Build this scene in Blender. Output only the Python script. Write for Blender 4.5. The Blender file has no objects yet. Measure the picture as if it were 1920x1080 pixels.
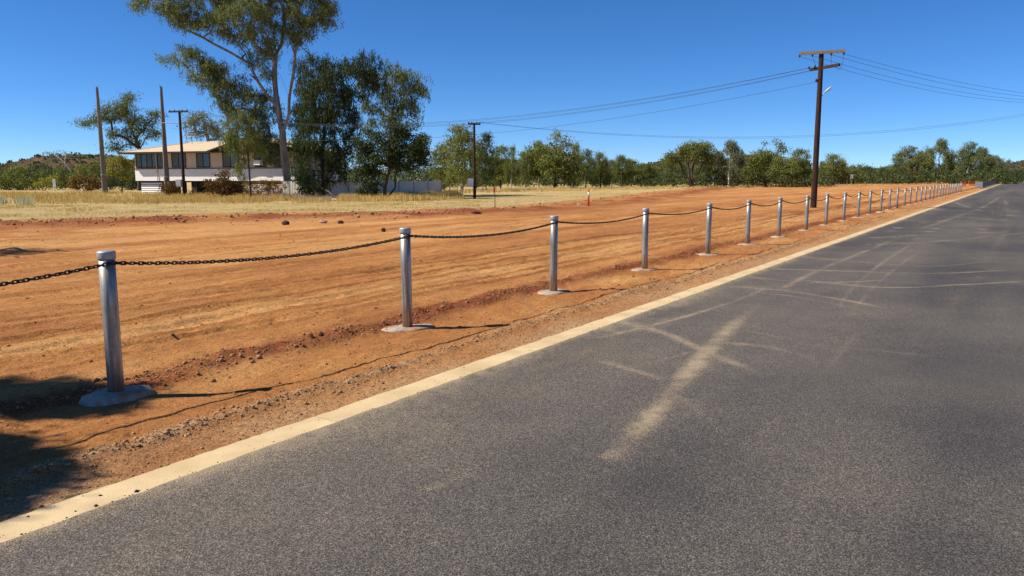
import bpy, math, random
import numpy as np
from mathutils import Vector, Matrix

# ------------------------------------------------------------------ camera
scene = bpy.context.scene
F, PITCH, HC = 1440.0, math.atan(205 / 1440.0), 1.65
cam_d = bpy.data.cameras.new('camera')
cam_d.sensor_width = 36.0
cam_d.lens = F / 1920 * 36.0
cam_d.clip_start, cam_d.clip_end = 0.05, 8000
cam = bpy.data.objects.new('camera', cam_d)
cam.location = (0, 0, HC)
cam.rotation_euler = (math.pi / 2 - PITCH, 0, 0)
scene.collection.objects.link(cam)
scene.camera = cam

# ------------------------------------------------------------------ light
SUN_EL = math.radians(45.0)
SUN_H = np.array([-0.991, -0.13])                      # horizontal direction towards the sun
world = bpy.data.worlds.new('World')
scene.world = world
world.use_nodes = True
wn = world.node_tree.nodes
sky = wn.new('ShaderNodeTexSky')
sky.sky_type = 'NISHITA'
sky.sun_disc = False
sky.sun_elevation = SUN_EL
sky.sun_rotation = math.atan2(SUN_H[0], SUN_H[1])
sky.altitude = 3000
sky.air_density = 0.85
sky.dust_density = 0.0
sky.ozone_density = 10.0
hsv = wn.new('ShaderNodeHueSaturation')           # the clear, deep blue of dry inland air
hsv.inputs['Saturation'].default_value = 1.10
world.node_tree.links.new(sky.outputs[0], hsv.inputs['Color'])
world.node_tree.links.new(hsv.outputs[0], wn['Background'].inputs[0])
wn['Background'].inputs[1].default_value = 0.092
sun_d = bpy.data.lights.new('sun', 'SUN')
sun_d.energy = 5.0
sun_d.angle = math.radians(0.53)
sun_d.color = (1.0, 0.93, 0.82)
sun = bpy.data.objects.new('sun', sun_d)
sv = Vector((SUN_H[0] * math.cos(SUN_EL), SUN_H[1] * math.cos(SUN_EL), math.sin(SUN_EL)))
sun.rotation_euler = sv.to_track_quat('Z', 'Y').to_euler()
sun.location = (-20, 0, 40)
scene.collection.objects.link(sun)
vs = scene.view_settings
vs.view_transform = 'Standard'
vs.look = 'None'
vs.exposure = 0.6
vs.gamma = 1.0
vs.use_curve_mapping = False

# ------------------------------------------------------------------ helpers
rng = np.random.default_rng(11)
random.seed(5)
COL = scene.collection


def ray(px, py):
    a, b = (px - 960) / F, (540 - py) / F
    return np.array([a, math.cos(PITCH) + b * math.sin(PITCH), -math.sin(PITCH) + b * math.cos(PITCH)])


def G(px, py, z=0.0):
    d = ray(px, py)
    t = (z - HC) / d[2]
    return np.array([d[0] * t, d[1] * t, z])


def P(px, py, D):
    d = ray(px, py)
    t = D / d[1]
    return np.array([d[0] * t, D, HC + d[2] * t])


_d = ray(1905, 335)
ANG = math.atan2(_d[0], _d[1])
EU = np.array([math.sin(ANG), math.cos(ANG)])
EV = np.array([-math.cos(ANG), math.sin(ANG)])


def UV(u, v, z=0.0):
    return np.array([u * EU[0] + v * EV[0], u * EU[1] + v * EV[1], z])


def to_uv(p):
    return np.array([p[0] * EU[0] + p[1] * EU[1], p[0] * EV[0] + p[1] * EV[1]])


def mesh_from(verts, faces_flat, sizes, name='m', smooth=False):
    """verts Nx3, faces_flat loop indices, sizes = verts per face (int or array)"""
    me = bpy.data.meshes.new(name)
    verts = np.asarray(verts, dtype=np.float32)
    fl = np.asarray(faces_flat, dtype=np.int32).ravel()
    if np.isscalar(sizes):
        n = len(fl) // sizes
        starts = np.arange(n, dtype=np.int32) * sizes
    else:
        sizes = np.asarray(sizes, dtype=np.int32)
        n = len(sizes)
        starts = np.concatenate([[0], np.cumsum(sizes)[:-1]]).astype(np.int32)
    me.vertices.add(len(verts))
    me.vertices.foreach_set('co', verts.ravel())
    me.loops.add(len(fl))
    me.loops.foreach_set('vertex_index', fl)
    me.polygons.add(n)
    me.polygons.foreach_set('loop_start', starts)
    me.update(calc_edges=True)
    if smooth:
        me.polygons.foreach_set('use_smooth', np.ones(n, dtype=bool))
    me.validate()
    return me


class MB:
    """collects simple shapes into one mesh"""
    def __init__(self):
        self.v, self.f = [], []

    def add(self, verts, faces):
        o = len(self.v)
        self.v.extend([tuple(map(float, q)) for q in verts])
        self.f.extend([tuple(i + o for i in fc) for fc in faces])
        return self

    def box(self, c, s, m=None):
        x, y, z = [q / 2 for q in s]
        vv = [Vector((a * x, b * y, cc * z)) for a in (-1, 1) for b in (-1, 1) for cc in (-1, 1)]
        if m is not None:
            vv = [m @ q for q in vv]
        vv = [q + Vector(c) for q in vv]
        return self.add(vv, [(0, 1, 3, 2), (4, 6, 7, 5), (0, 4, 5, 1), (2, 3, 7, 6), (0, 2, 6, 4), (1, 5, 7, 3)])

    def tube(self, pts, rad, n=8, cap=True):
        pts = [Vector(q) for q in pts]
        if not hasattr(rad, '__len__'):
            rad = [rad] * len(pts)
        o = len(self.v)
        prev = None
        for i, q in enumerate(pts):
            d = (pts[min(i + 1, len(pts) - 1)] - pts[max(i - 1, 0)]).normalized()
            if prev is None:
                a = d.orthogonal().normalized()
            else:
                a = (prev - d * prev.dot(d)).normalized()
            prev = a
            b = d.cross(a)
            for k in range(n):
                t = 2 * math.pi * k / n
                self.v.append(tuple(q + (a * math.cos(t) + b * math.sin(t)) * rad[i]))
        for i in range(len(pts) - 1):
            for k in range(n):
                k2 = (k + 1) % n
                self.f.append((o + i * n + k, o + i * n + k2, o + (i + 1) * n + k2, o + (i + 1) * n + k))
        if cap:
            self.f.append(tuple(o + k for k in reversed(range(n))))
            self.f.append(tuple(o + (len(pts) - 1) * n + k for k in range(n)))
        return self

    def lathe(self, prof, n=20, c=(0, 0, 0)):
        """profile list of (r, z)"""
        o = len(self.v)
        for r, z in prof:
            for k in range(n):
                t = 2 * math.pi * k / n
                self.v.append((c[0] + r * math.cos(t), c[1] + r * math.sin(t), c[2] + z))
        for i in range(len(prof) - 1):
            for k in range(n):
                k2 = (k + 1) % n
                self.f.append((o + i * n + k, o + i * n + k2, o + (i + 1) * n + k2, o + (i + 1) * n + k))
        self.f.append(tuple(o + k for k in reversed(range(n))))
        self.f.append(tuple(o + (len(prof) - 1) * n + k for k in range(n)))
        return self

    def mesh(self, name, smooth=False):
        me = bpy.data.meshes.new(name)
        me.from_pydata(self.v, [], self.f)
        if smooth:
            me.polygons.foreach_set('use_smooth', np.ones(len(me.polygons), dtype=bool))
        me.update()
        return me


def link(name, me, mat=None, parent=None, loc=None, rz=None):
    o = bpy.data.objects.new(name, me)
    COL.objects.link(o)
    if mat is not None and me is not None and len(me.materials) == 0:
        me.materials.append(mat)
    if parent is not None:
        o.parent = parent
    if loc is not None:
        o.location = tuple(float(q) for q in loc)
    if rz is not None:
        o.rotation_euler = (0, 0, rz)
    return o


def tag(o, label=None, cat=None, group=None, kind=None):
    if label:
        o['label'] = label
    if cat:
        o['category'] = cat
    if group:
        o['group'] = group
    if kind:
        o['kind'] = kind
    return o


def empty(name, loc, rz=0.0):
    o = link(name, None, loc=loc, rz=rz)
    o.empty_display_size = 0.2
    return o


ONES = ['', 'first', 'second', 'third', 'fourth', 'fifth', 'sixth', 'seventh', 'eighth', 'ninth', 'tenth', 'eleventh',
        'twelfth', 'thirteenth', 'fourteenth', 'fifteenth', 'sixteenth', 'seventeenth', 'eighteenth', 'nineteenth']


def ordinal(n):
    if n < 20:
        return ONES[n]
    t = {2: 'twent', 3: 'thirt', 4: 'fort'}[n // 10]
    return t + 'ieth' if n % 10 == 0 else t + 'y-' + ONES[n % 10]


# numpy value noise -----------------------------------------------------------
def _hash(ix, iy, seed):
    h = (ix.astype(np.int64) * 374761393 + iy.astype(np.int64) * 668265263 + seed * 982451653) & 0xffffffff
    h = ((h ^ (h >> 13)) * 1274126177) & 0xffffffff
    h = h ^ (h >> 16)
    return (h & 0xffff) / 65535.0


def vnoise(x, y, seed=0):
    ix, iy = np.floor(x), np.floor(y)
    fx, fy = x - ix, y - iy
    fx = fx * fx * (3 - 2 * fx)
    fy = fy * fy * (3 - 2 * fy)
    a = _hash(ix, iy, seed)
    b = _hash(ix + 1, iy, seed)
    c = _hash(ix, iy + 1, seed)
    d = _hash(ix + 1, iy + 1, seed)
    return (a * (1 - fx) + b * fx) * (1 - fy) + (c * (1 - fx) + d * fx) * fy - 0.5


def fbm(x, y, octv=4, seed=0):
    s, a = 0.0, 1.0
    for i in range(octv):
        s = s + a * vnoise(x * 2 ** i + 17.3 * i, y * 2 ** i - 9.1 * i, seed + i)
        a *= 0.5
    return s


def sstep(a, b, x):
    t = np.clip((x - a) / (b - a), 0, 1)
    return t * t * (3 - 2 * t)


def poly_dist(x, y, pts):
    """distance to polyline and running parameter 0..1"""
    best = np.full(np.shape(x), 1e9)
    par = np.zeros(np.shape(x))
    n = len(pts) - 1
    for i in range(n):
        ax, ay = pts[i][:2]
        bx, by = pts[i + 1][:2]
        dx, dy = bx - ax, by - ay
        t = np.clip(((x - ax) * dx + (y - ay) * dy) / (dx * dx + dy * dy + 1e-9), 0, 1)
        d = np.hypot(x - ax - t * dx, y - ay - t * dy)
        m = d < best
        best = np.where(m, d, best)
        par = np.where(m, (i + t) / n, par)
    return best, par


def smooth_poly(pts, n=10):
    pts = [np.array(q, float) for q in pts]
    out = []
    for i in range(len(pts) - 1):
        p0, p1, p2, p3 = pts[max(i - 1, 0)], pts[i], pts[i + 1], pts[min(i + 2, len(pts) - 1)]
        for k in range(n):
            t = k / n
            out.append(0.5 * (2 * p1 + (p2 - p0) * t + (2 * p0 - 5 * p1 + 4 * p2 - p3) * t ** 2 + (-p0 + 3 * p1 - 3 * p2 + p3) * t ** 3))
    out.append(pts[-1])
    return out


# ------------------------------------------------------------------ materials
def newmat(name):
    m = bpy.data.materials.new(name)
    m.use_nodes = True
    nt = m.node_tree
    return m, nt, nt.nodes['Principled BSDF']


def N(nt, typ, **kw):
    n = nt.nodes.new(typ)
    for k, v in kw.items():
        if k.startswith('i_'):
            key = k[2:]
            key = int(key) if key.isdigit() else key.replace('_', ' ')
            n.inputs[key].default_value = v
        else:
            setattr(n, k, v)
    return n


def L(nt, a, b):
    nt.links.new(a, b)


def ramp(nt, fac, stops):
    r = N(nt, 'ShaderNodeValToRGB')
    el = r.color_ramp.elements
    while len(el) > 1:
        el.remove(el[0])
    el[0].position = stops[0][0]
    el[0].color = (*stops[0][1], 1) if len(stops[0][1]) == 3 else stops[0][1]
    for p, c in stops[1:]:
        e = el.new(p)
        e.color = (*c, 1)
    L(nt, fac, r.inputs[0])
    return r.outputs[0]


def mixc(nt, fac, a, b, blend='MIX'):
    m = N(nt, 'ShaderNodeMix', data_type='RGBA', blend_type=blend)
    for sock, val in ((m.inputs[0], fac), (m.inputs[6], a), (m.inputs[7], b)):
        if hasattr(val, 'links') or hasattr(val, 'is_linked'):
            L(nt, val, sock)
        elif isinstance(val, (int, float)):
            sock.default_value = val
        else:
            sock.default_value = (*val, 1)
    return m.outputs[2]


def math_n(nt, op, a, b=None, clamp=False):
    m = N(nt, 'ShaderNodeMath', operation=op, use_clamp=clamp)
    for i, v in enumerate((a, b)):
        if v is None:
            continue
        if isinstance(v, (int, float)):
            m.inputs[i].default_value = v
        else:
            L(nt, v, m.inputs[i])
    return m.outputs[0]


def noise(nt, scale, detail=4, rough=0.55, vec=None, mapscale=None, dist=0.0):
    n = N(nt, 'ShaderNodeTexNoise', i_Scale=scale, i_Detail=detail, i_Roughness=rough, i_Distortion=dist)
    if vec is None:
        vec = N(nt, 'ShaderNodeTexCoord').outputs['Object']
    if mapscale:
        mp = N(nt, 'ShaderNodeMapping')
        mp.inputs['Scale'].default_value = mapscale
        L(nt, vec, mp.inputs[0])
        vec = mp.outputs[0]
    L(nt, vec, n.inputs['Vector'])
    return n.outputs[0]


def bump(nt, h, strength, dist, prev=None):
    b = N(nt, 'ShaderNodeBump', i_Strength=strength, i_Distance=dist)
    L(nt, h, b.inputs['Height'])
    if prev is not None:
        L(nt, prev, b.inputs['Normal'])
    return b.outputs[0]


def attr(nt, name):
    return N(nt, 'ShaderNodeAttribute', attribute_name=name).outputs['Fac']


def simple(name, c1, c2, scale, rough=0.8, metal=0.0, mapscale=None, bmp=0.0, bdist=0.01, bscale=None, spec=0.3, detail=5):
    m, nt, b = newmat(name)
    nz = noise(nt, scale, detail, 0.6, mapscale=mapscale)
    L(nt, ramp(nt, nz, [(0.3, c1), (0.7, c2)]), b.inputs['Base Color'])
    b.inputs['Roughness'].default_value = rough
    b.inputs['Metallic'].default_value = metal
    b.inputs['Specular IOR Level'].default_value = spec
    if bmp:
        L(nt, bump(nt, noise(nt, bscale or scale, 4, 0.6, mapscale=mapscale), bmp, bdist), b.inputs['Normal'])
    return m


def make_ground_mat():
    m, nt, b = newmat('red_earth_and_dry_grass')
    big = noise(nt, 0.35, 4, 0.6)
    mid = noise(nt, 2.3, 6, 0.65)
    fine = noise(nt, 22, 5, 0.7)
    grit = noise(nt, 120, 3, 0.7)
    # wheel-brushed streaks run along the road direction
    mp = N(nt, 'ShaderNodeMapping')
    mp.inputs['Rotation'].default_value = (0, 0, ANG - 0.25)
    L(nt, N(nt, 'ShaderNodeTexCoord').outputs['Object'], mp.inputs[0])
    streak = noise(nt, 1.0, 6, 0.7, vec=mp.outputs[0], mapscale=(7.0, 0.5, 1.0))
    band = attr(nt, 'streak')
    dirt = ramp(nt, mid, [(0.28, (0.25, 0.090, 0.027)), (0.5, (0.41, 0.182, 0.055)), (0.72, (0.56, 0.295, 0.105))])
    dirt = mixc(nt, 0.5, dirt, ramp(nt, streak, [(0.34, (0.27, 0.10, 0.03)), (0.5, (0.43, 0.195, 0.06)), (0.66, (0.61, 0.34, 0.13))]))
    dirt = mixc(nt, 0.55, dirt, ramp(nt, band, [(0.22, (0.24, 0.078, 0.024)), (0.45, (0.39, 0.158, 0.046)), (0.58, (0.49, 0.24, 0.078)), (0.78, (0.64, 0.38, 0.15))]))
    dirt = mixc(nt, 0.3, dirt, ramp(nt, big, [(0.36, (0.31, 0.112, 0.034)), (0.64, (0.52, 0.265, 0.092))]))
    # loose, freshly turned red soil
    red = ramp(nt, fine, [(0.3, (0.13, 0.036, 0.014)), (0.7, (0.29, 0.092, 0.034))])
    dirt = mixc(nt, attr(nt, 'red'), dirt, red)
    # grey-tan gravel of the verge
    gv = ramp(nt, fine, [(0.3, (0.30, 0.16, 0.075)), (0.55, (0.46, 0.29, 0.15)), (0.72, (0.36, 0.28, 0.20))])
    dirt = mixc(nt, attr(nt, 'gravel'), dirt, gv)
    dirt = mixc(nt, 0.75, dirt, ramp(nt, grit, [(0.32, (0.42, 0.40, 0.38)), (0.5, (1, 1, 1)), (0.7, (1.22, 1.2, 1.16))]), 'MULTIPLY')
    crumbs = noise(nt, 42, 7, 0.78)
    dirt = mixc(nt, 0.8, dirt, ramp(nt, crumbs, [(0.36, (0.50, 0.45, 0.42)), (0.46, (1.03, 1.03, 1.03)), (0.62, (1.26, 1.25, 1.22))]), 'MULTIPLY')
    chunks = noise(nt, 11, 7, 0.75)
    dirt = mixc(nt, 0.7, dirt, ramp(nt, chunks, [(0.35, (0.62, 0.56, 0.52)), (0.45, (1.03, 1.03, 1.03)), (0.65, (1.22, 1.22, 1.2))]), 'MULTIPLY')
    # small embedded stones and crumbs, darker and paler than the soil
    for sc_, thr, cc in ((34.0, 0.16, (0.16, 0.06, 0.03)), (19.0, 0.11, (0.15, 0.055, 0.028)), (27.0, 0.10, (0.62, 0.45, 0.28))):
        vo = N(nt, 'ShaderNodeTexVoronoi', i_Scale=sc_, i_Randomness=1.0)
        L(nt, N(nt, 'ShaderNodeTexCoord').outputs['Object'], vo.inputs['Vector'])
        sel = ramp(nt, vo.outputs['Color'], [(0.52, (0, 0, 0)), (0.60, (1, 1, 1))])
        dot = ramp(nt, vo.outputs['Distance'], [(thr, (1, 1, 1)), (thr * 1.7, (0, 0, 0))])
        dirt = mixc(nt, math_n(nt, 'MULTIPLY', math_n(nt, 'MULTIPLY', sel, dot), 0.8), dirt, cc)
    # straw
    gfine = noise(nt, 6, 8, 0.8, mapscale=(1, 0.45, 1))
    gr = ramp(nt, gfine, [(0.32, (0.17, 0.11, 0.045)), (0.5, (0.45, 0.325, 0.14)), (0.68, (0.66, 0.51, 0.25))])
    gr = mixc(nt, 0.45, gr, ramp(nt, noise(nt, 0.5, 5, 0.65), [(0.34, (0.21, 0.18, 0.075)), (0.47, (0.52, 0.39, 0.16)), (0.56, (0.56, 0.41, 0.19)), (0.66, (0.38, 0.22, 0.12))]))
    gmask = attr(nt, 'grass')
    gm = math_n(nt, 'ADD', gmask, math_n(nt, 'MULTIPLY', math_n(nt, 'SUBTRACT', noise(nt, 1.6, 6, 0.7), 0.5), 1.1))
    gm = ramp(nt, gm, [(0.42, (0, 0, 0)), (0.58, (1, 1, 1))])
    col = mixc(nt, gm, dirt, gr)
    L(nt, col, b.inputs['Base Color'])
    b.inputs['Roughness'].default_value = 0.95
    b.inputs['Specular IOR Level'].default_value = 0.1
    n0 = bump(nt, streak, 0.6, 0.05)
    n1 = bump(nt, mid, 0.8, 0.06, n0)
    n2 = bump(nt, fine, 1.0, 0.03, n1)
    n3 = bump(nt, grit, 1.0, 0.009, n2)
    n3 = bump(nt, math_n(nt, 'MULTIPLY', gfine, gm), 1.0, 0.10, n3)
    L(nt, n3, b.inputs['Normal'])
    return m


def make_asphalt():
    m, nt, b = newmat('new_asphalt')
    agg = N(nt, 'ShaderNodeTexVoronoi', i_Scale=115.0)
    L(nt, N(nt, 'ShaderNodeTexCoord').outputs['Object'], agg.inputs['Vector'])
    grit = noise(nt, 125, 4, 0.75)
    col = ramp(nt, grit, [(0.33, (0.014, 0.013, 0.012)), (0.5, (0.079, 0.072, 0.065)), (0.67, (0.25, 0.226, 0.200))])
    stone = ramp(nt, agg.outputs['Color'], [(0.1, (0.55, 0.54, 0.55)), (0.9, (1.35, 1.3, 1.22))])
    col = mixc(nt, 0.7, col, stone, 'MULTIPLY')
    patch = noise(nt, 0.8, 5, 0.6)
    col = mixc(nt, 1.0, col, ramp(nt, patch, [(0.3, (0.80, 0.80, 0.83)), (0.7, (1.14, 1.09, 1.02))]), 'MULTIPLY')
    col = mixc(nt, 1.0, col, ramp(nt, attr(nt, 'tone'), [(0.2, (0.72, 0.72, 0.76)), (0.5, (1.0, 0.99, 0.97)), (0.8, (1.30, 1.26, 1.18))]), 'MULTIPLY')
    dust = attr(nt, 'dust')
    # dust lodges between the stones: grainy, broken edges
    brk = noise(nt, 5.0, 6, 0.75)
    dn = math_n(nt, 'MULTIPLY', dust, math_n(nt, 'ADD', math_n(nt, 'MULTIPLY', brk, 2.6), -0.35))
    dn = math_n(nt, 'MULTIPLY', math_n(nt, 'SUBTRACT', math_n(nt, 'ADD', dn, math_n(nt, 'MULTIPLY', grit, 1.7)), 1.0), 1.6, clamp=True)
    dn = math_n(nt, 'MULTIPLY', dn, math_n(nt, 'MINIMUM', math_n(nt, 'MULTIPLY', dust, 1.6), 0.62))
    col = mixc(nt, dn, col, (0.42, 0.32, 0.195))
    L(nt, col, b.inputs['Base Color'])
    b.inputs['Roughness'].default_value = 0.82
    b.inputs['Specular IOR Level'].default_value = 0.25
    n1 = bump(nt, agg.outputs['Distance'], 0.55, 0.006)
    n2 = bump(nt, grit, 0.6, 0.004, n1)
    L(nt, n2, b.inputs['Normal'])
    return m


def make_leaf(name, stops, trans=0.25):
    m, nt, b = newmat(name)
    geo = N(nt, 'ShaderNodeNewGeometry')
    oi = N(nt, 'ShaderNodeObjectInfo')
    f = math_n(nt, 'ADD', math_n(nt, 'MULTIPLY', geo.outputs['Random Per Island'], 0.75), math_n(nt, 'MULTIPLY', oi.outputs['Random'], 0.25))
    col = ramp(nt, f, stops)
    L(nt, col, b.inputs['Base Color'])
    b.inputs['Roughness'].default_value = 0.65
    b.inputs['Specular IOR Level'].default_value = 0.15
    tr = N(nt, 'ShaderNodeBsdfTranslucent')
    L(nt, mixc(nt, 1.0, col, (1.2, 1.35, 0.6), 'MULTIPLY'), tr.inputs[0])
    mx = N(nt, 'ShaderNodeMixShader', i_0=trans)
    L(nt, b.outputs[0], mx.inputs[1])
    L(nt, tr.outputs[0], mx.inputs[2])
    L(nt, mx.outputs[0], nt.nodes['Material Output'].inputs[0])
    return m


M = {}
M['ground'] = make_ground_mat()
M['asphalt'] = make_asphalt()
M['crumb'] = simple('asphalt_crumbs', (0.02, 0.018, 0.017), (0.07, 0.06, 0.05), 30, 0.9, spec=0.15)
M['kerb'] = simple('dusty_concrete_edge', (0.44, 0.32, 0.17), (0.62, 0.47, 0.27), 2.6, 0.9, bmp=0.6, bdist=0.004, bscale=90, spec=0.15, detail=8)
M['concrete'] = simple('footing_concrete', (0.33, 0.29, 0.23), (0.62, 0.56, 0.46), 14, 0.9, bmp=0.6, bdist=0.008, bscale=45, spec=0.2, detail=8)
def make_concrete():
    m, nt, b = newmat('footing_concrete')
    n1 = noise(nt, 11, 8, 0.7)
    n2 = noise(nt, 5, 6, 0.7)
    oi = N(nt, 'ShaderNodeObjectInfo').outputs['Random']
    col = ramp(nt, n1, [(0.3, (0.26, 0.225, 0.18)), (0.55, (0.46, 0.41, 0.33)), (0.75, (0.60, 0.54, 0.44))])
    st = math_n(nt, 'ADD', n2, math_n(nt, 'MULTIPLY', oi, 0.12))
    col = mixc(nt, ramp(nt, st, [(0.52, (0, 0, 0)), (0.68, (0.85, 0.85, 0.85))]), col, (0.36, 0.16, 0.06))
    L(nt, col, b.inputs['Base Color'])
    b.inputs['Roughness'].default_value = 0.95
    b.inputs['Specular IOR Level'].default_value = 0.1
    L(nt, bump(nt, noise(nt, 55, 5, 0.75), 0.9, 0.012, bump(nt, n1, 0.8, 0.02)), b.inputs['Normal'])
    return m


M['concrete'] = make_concrete()
def make_galv():
    m, nt, b = newmat('galvanised_pipe')
    oi = N(nt, 'ShaderNodeObjectInfo').outputs['Random']
    n1 = noise(nt, 16, 8, 0.65, mapscale=(3, 3, 0.10))
    n2 = noise(nt, 30, 6, 0.7)
    n3 = noise(nt, 3.0, 5, 0.7)
    col = ramp(nt, n1, [(0.30, (0.10, 0.094, 0.082)), (0.48, (0.28, 0.268, 0.24)), (0.66, (0.50, 0.48, 0.44))])
    col = mixc(nt, 0.5, col, ramp(nt, n2, [(0.3, (0.6, 0.6, 0.6)), (0.65, (1.15, 1.15, 1.12))]), 'MULTIPLY')
    geo = N(nt, 'ShaderNodeTexCoord')
    sep = N(nt, 'ShaderNodeSeparateXYZ')
    L(nt, geo.outputs['Object'], sep.inputs[0])
    low = math_n(nt, 'SUBTRACT', math_n(nt, 'ADD', math_n(nt, 'MULTIPLY', n3, 0.5), math_n(nt, 'MULTIPLY', oi, 0.1)), sep.outputs[2])
    dirtm = ramp(nt, low, [(0.08, (0, 0, 0)), (0.30, (0.75, 0.75, 0.75))])
    col = mixc(nt, dirtm, col, (0.36, 0.19, 0.085))
    L(nt, col, b.inputs['Base Color'])
    b.inputs['Metallic'].default_value = 0.62
    L(nt, ramp(nt, n1, [(0.3, (0.6, 0.6, 0.6)), (0.7, (0.36, 0.36, 0.36))]), b.inputs['Roughness'])
    L(nt, bump(nt, n2, 0.15, 0.002), b.inputs['Normal'])
    return m


M['galv'] = make_galv()
M['galvcap'] = simple('galvanised_cap', (0.25, 0.255, 0.26), (0.44, 0.44, 0.43), 25, 0.5, 0.4, spec=0.5)
M['chain'] = simple('dark_chain_steel', (0.025, 0.02, 0.018), (0.06, 0.048, 0.042), 40, 0.6, 0.5)
M['stone'] = simple('red_clods', (0.16, 0.058, 0.028), (0.42, 0.22, 0.11), 9, 0.95, spec=0.1)
M['greystone'] = simple('grey_gravel', (0.20, 0.10, 0.048), (0.44, 0.27, 0.145), 14, 0.95, spec=0.1)
M['darkrock'] = simple('dark_rock', (0.05, 0.022, 0.018), (0.11, 0.05, 0.04), 6, 0.95, spec=0.1, bmp=0.6, bdist=0.03)
M['palerock'] = simple('pale_rock', (0.28, 0.17, 0.11), (0.50, 0.36, 0.25), 6, 0.95, spec=0.1, bmp=0.6, bdist=0.03)
M['pole'] = simple('creosoted_pole', (0.018, 0.010, 0.008), (0.060, 0.030, 0.022), 5, 0.85, 0, (4, 4, 0.3), 0.4, 0.01, 8, 0.2)
M['oldpost'] = simple('weathered_grey_timber', (0.10, 0.085, 0.07), (0.24, 0.215, 0.185), 4, 0.9, 0, (5, 5, 0.25), 0.6, 0.02, 6, 0.15)
M['crossarm'] = simple('weathered_hardwood_arm', (0.13, 0.10, 0.065), (0.27, 0.21, 0.14), 4, 0.9, 0, (0.6, 5, 5), 0.3, 0.01, 8, 0.2)
M['wire'] = simple('dull_aluminium_wire', (0.03, 0.035, 0.045), (0.06, 0.065, 0.075), 3, 0.6)
M['insulator'] = simple('brown_porcelain', (0.03, 0.02, 0.02), (0.06, 0.04, 0.035), 5, 0.3)
M['white'] = simple('white_paint', (0.70, 0.68, 0.63), (0.82, 0.80, 0.75), 2.5, 0.6, mapscale=(1, 1, 4))
M['cream'] = simple('cream_wall_sheet', (0.55, 0.43, 0.33), (0.62, 0.50, 0.39), 1.2, 0.75)
M['darktrim'] = simple('dark_brown_trim', (0.022, 0.016, 0.013), (0.045, 0.03, 0.024), 4, 0.6)
M['roof'] = simple('cream_roof_iron', (0.50, 0.38, 0.23), (0.60, 0.47, 0.30), 1.0, 0.6, mapscale=(8, 0.3, 1))
M['soffit'] = simple('brown_soffit', (0.10, 0.06, 0.04), (0.16, 0.10, 0.07), 2, 0.8)
M['curtain'] = simple('blue_grey_curtain', (0.05, 0.075, 0.085), (0.16, 0.20, 0.21), 3.5, 0.9, mapscale=(5, 5, 0.1))
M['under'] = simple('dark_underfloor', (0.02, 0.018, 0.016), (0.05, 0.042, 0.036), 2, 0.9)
M['fence'] = simple('pale_steel_sheet', (0.56, 0.51, 0.44), (0.68, 0.63, 0.55), 1.5, 0.55, mapscale=(1, 1, 0.3))
M['fpost'] = simple('fence_post_grey', (0.16, 0.155, 0.15), (0.24, 0.23, 0.22), 3, 0.6)
M['bark'] = simple('pale_gum_bark', (0.11, 0.085, 0.070), (0.40, 0.34, 0.29), 1.6, 0.9, 0, (1.5, 1.5, 0.5), 0.5, 0.03, 5, 0.15)
M['darkbark'] = simple('dark_tree_bark', (0.045, 0.033, 0.026), (0.12, 0.09, 0.07), 3, 0.95, 0, (2, 2, 0.5), 0.5, 0.03, 6, 0.1)
M['whitebark'] = simple('white_gum_bark', (0.38, 0.32, 0.26), (0.66, 0.60, 0.52), 2, 0.85, 0, (1.5, 1.5, 0.5))
M['leaf_gum'] = make_leaf('gum_leaves', [(0.0, (0.070, 0.096, 0.033)), (0.5, (0.150, 0.176, 0.065)), (1.0, (0.264, 0.272, 0.119))])
M['leaf_dark'] = make_leaf('dark_drooping_leaves', [(0.0, (0.028, 0.044, 0.016)), (0.6, (0.061, 0.082, 0.026)), (1.0, (0.128, 0.142, 0.043))], 0.18)
M['leaf_olive'] = make_leaf('olive_bush_leaves', [(0.0, (0.073, 0.096, 0.022)), (0.5, (0.155, 0.173, 0.041)), (1.0, (0.260, 0.248, 0.076))])
M['leaf_yellow'] = make_leaf('yellow_green_leaves', [(0.0, (0.132, 0.143, 0.020)), (0.5, (0.242, 0.231, 0.033)), (1.0, (0.374, 0.319, 0.055))])
M['leaf_brown'] = make_leaf('rusty_bush_leaves', [(0.0, (0.065, 0.039, 0.016)), (0.5, (0.156, 0.086, 0.029)), (1.0, (0.260, 0.156, 0.052))])
M['leaf_grey'] = make_leaf('grey_green_leaves', [(0.0, (0.088, 0.099, 0.055)), (0.5, (0.165, 0.176, 0.099)), (1.0, (0.264, 0.259, 0.154))])
M['straw'] = make_leaf('dry_straw', [(0.0, (0.291, 0.178, 0.066)), (0.5, (0.525, 0.345, 0.131)), (1.0, (0.731, 0.545, 0.261))], 0.25)
M['paleweed'] = make_leaf('pale_weed', [(0.0, (0.36, 0.34, 0.25)), (1.0, (0.6, 0.56, 0.42))], 0.2)
M['red'] = simple('red_plastic', (0.62, 0.035, 0.02), (0.72, 0.06, 0.03), 8, 0.45)
M['orange'] = simple('orange_mesh', (0.70, 0.13, 0.045), (0.80, 0.20, 0.08), 5, 0.7)
M['band'] = simple('reflective_band', (0.6, 0.6, 0.58), (0.72, 0.72, 0.7), 20, 0.4)
M['steel'] = simple('bright_galvanised_steel', (0.13, 0.135, 0.14), (0.22, 0.225, 0.23), 12, 0.5, 0.3)
M['yellow'] = simple('pale_yellow_panel', (0.68, 0.58, 0.30), (0.76, 0.66, 0.38), 3, 0.7)
M['blue'] = simple('blue_sign_face', (0.10, 0.28, 0.62), (0.14, 0.34, 0.70), 5, 0.5)
M['grey'] = simple('grey_box_steel', (0.34, 0.35, 0.35), (0.45, 0.46, 0.46), 3, 0.6)
M['lens'] = simple('lamp_lens', (0.55, 0.55, 0.5), (0.7, 0.7, 0.66), 5, 0.3)
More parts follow.
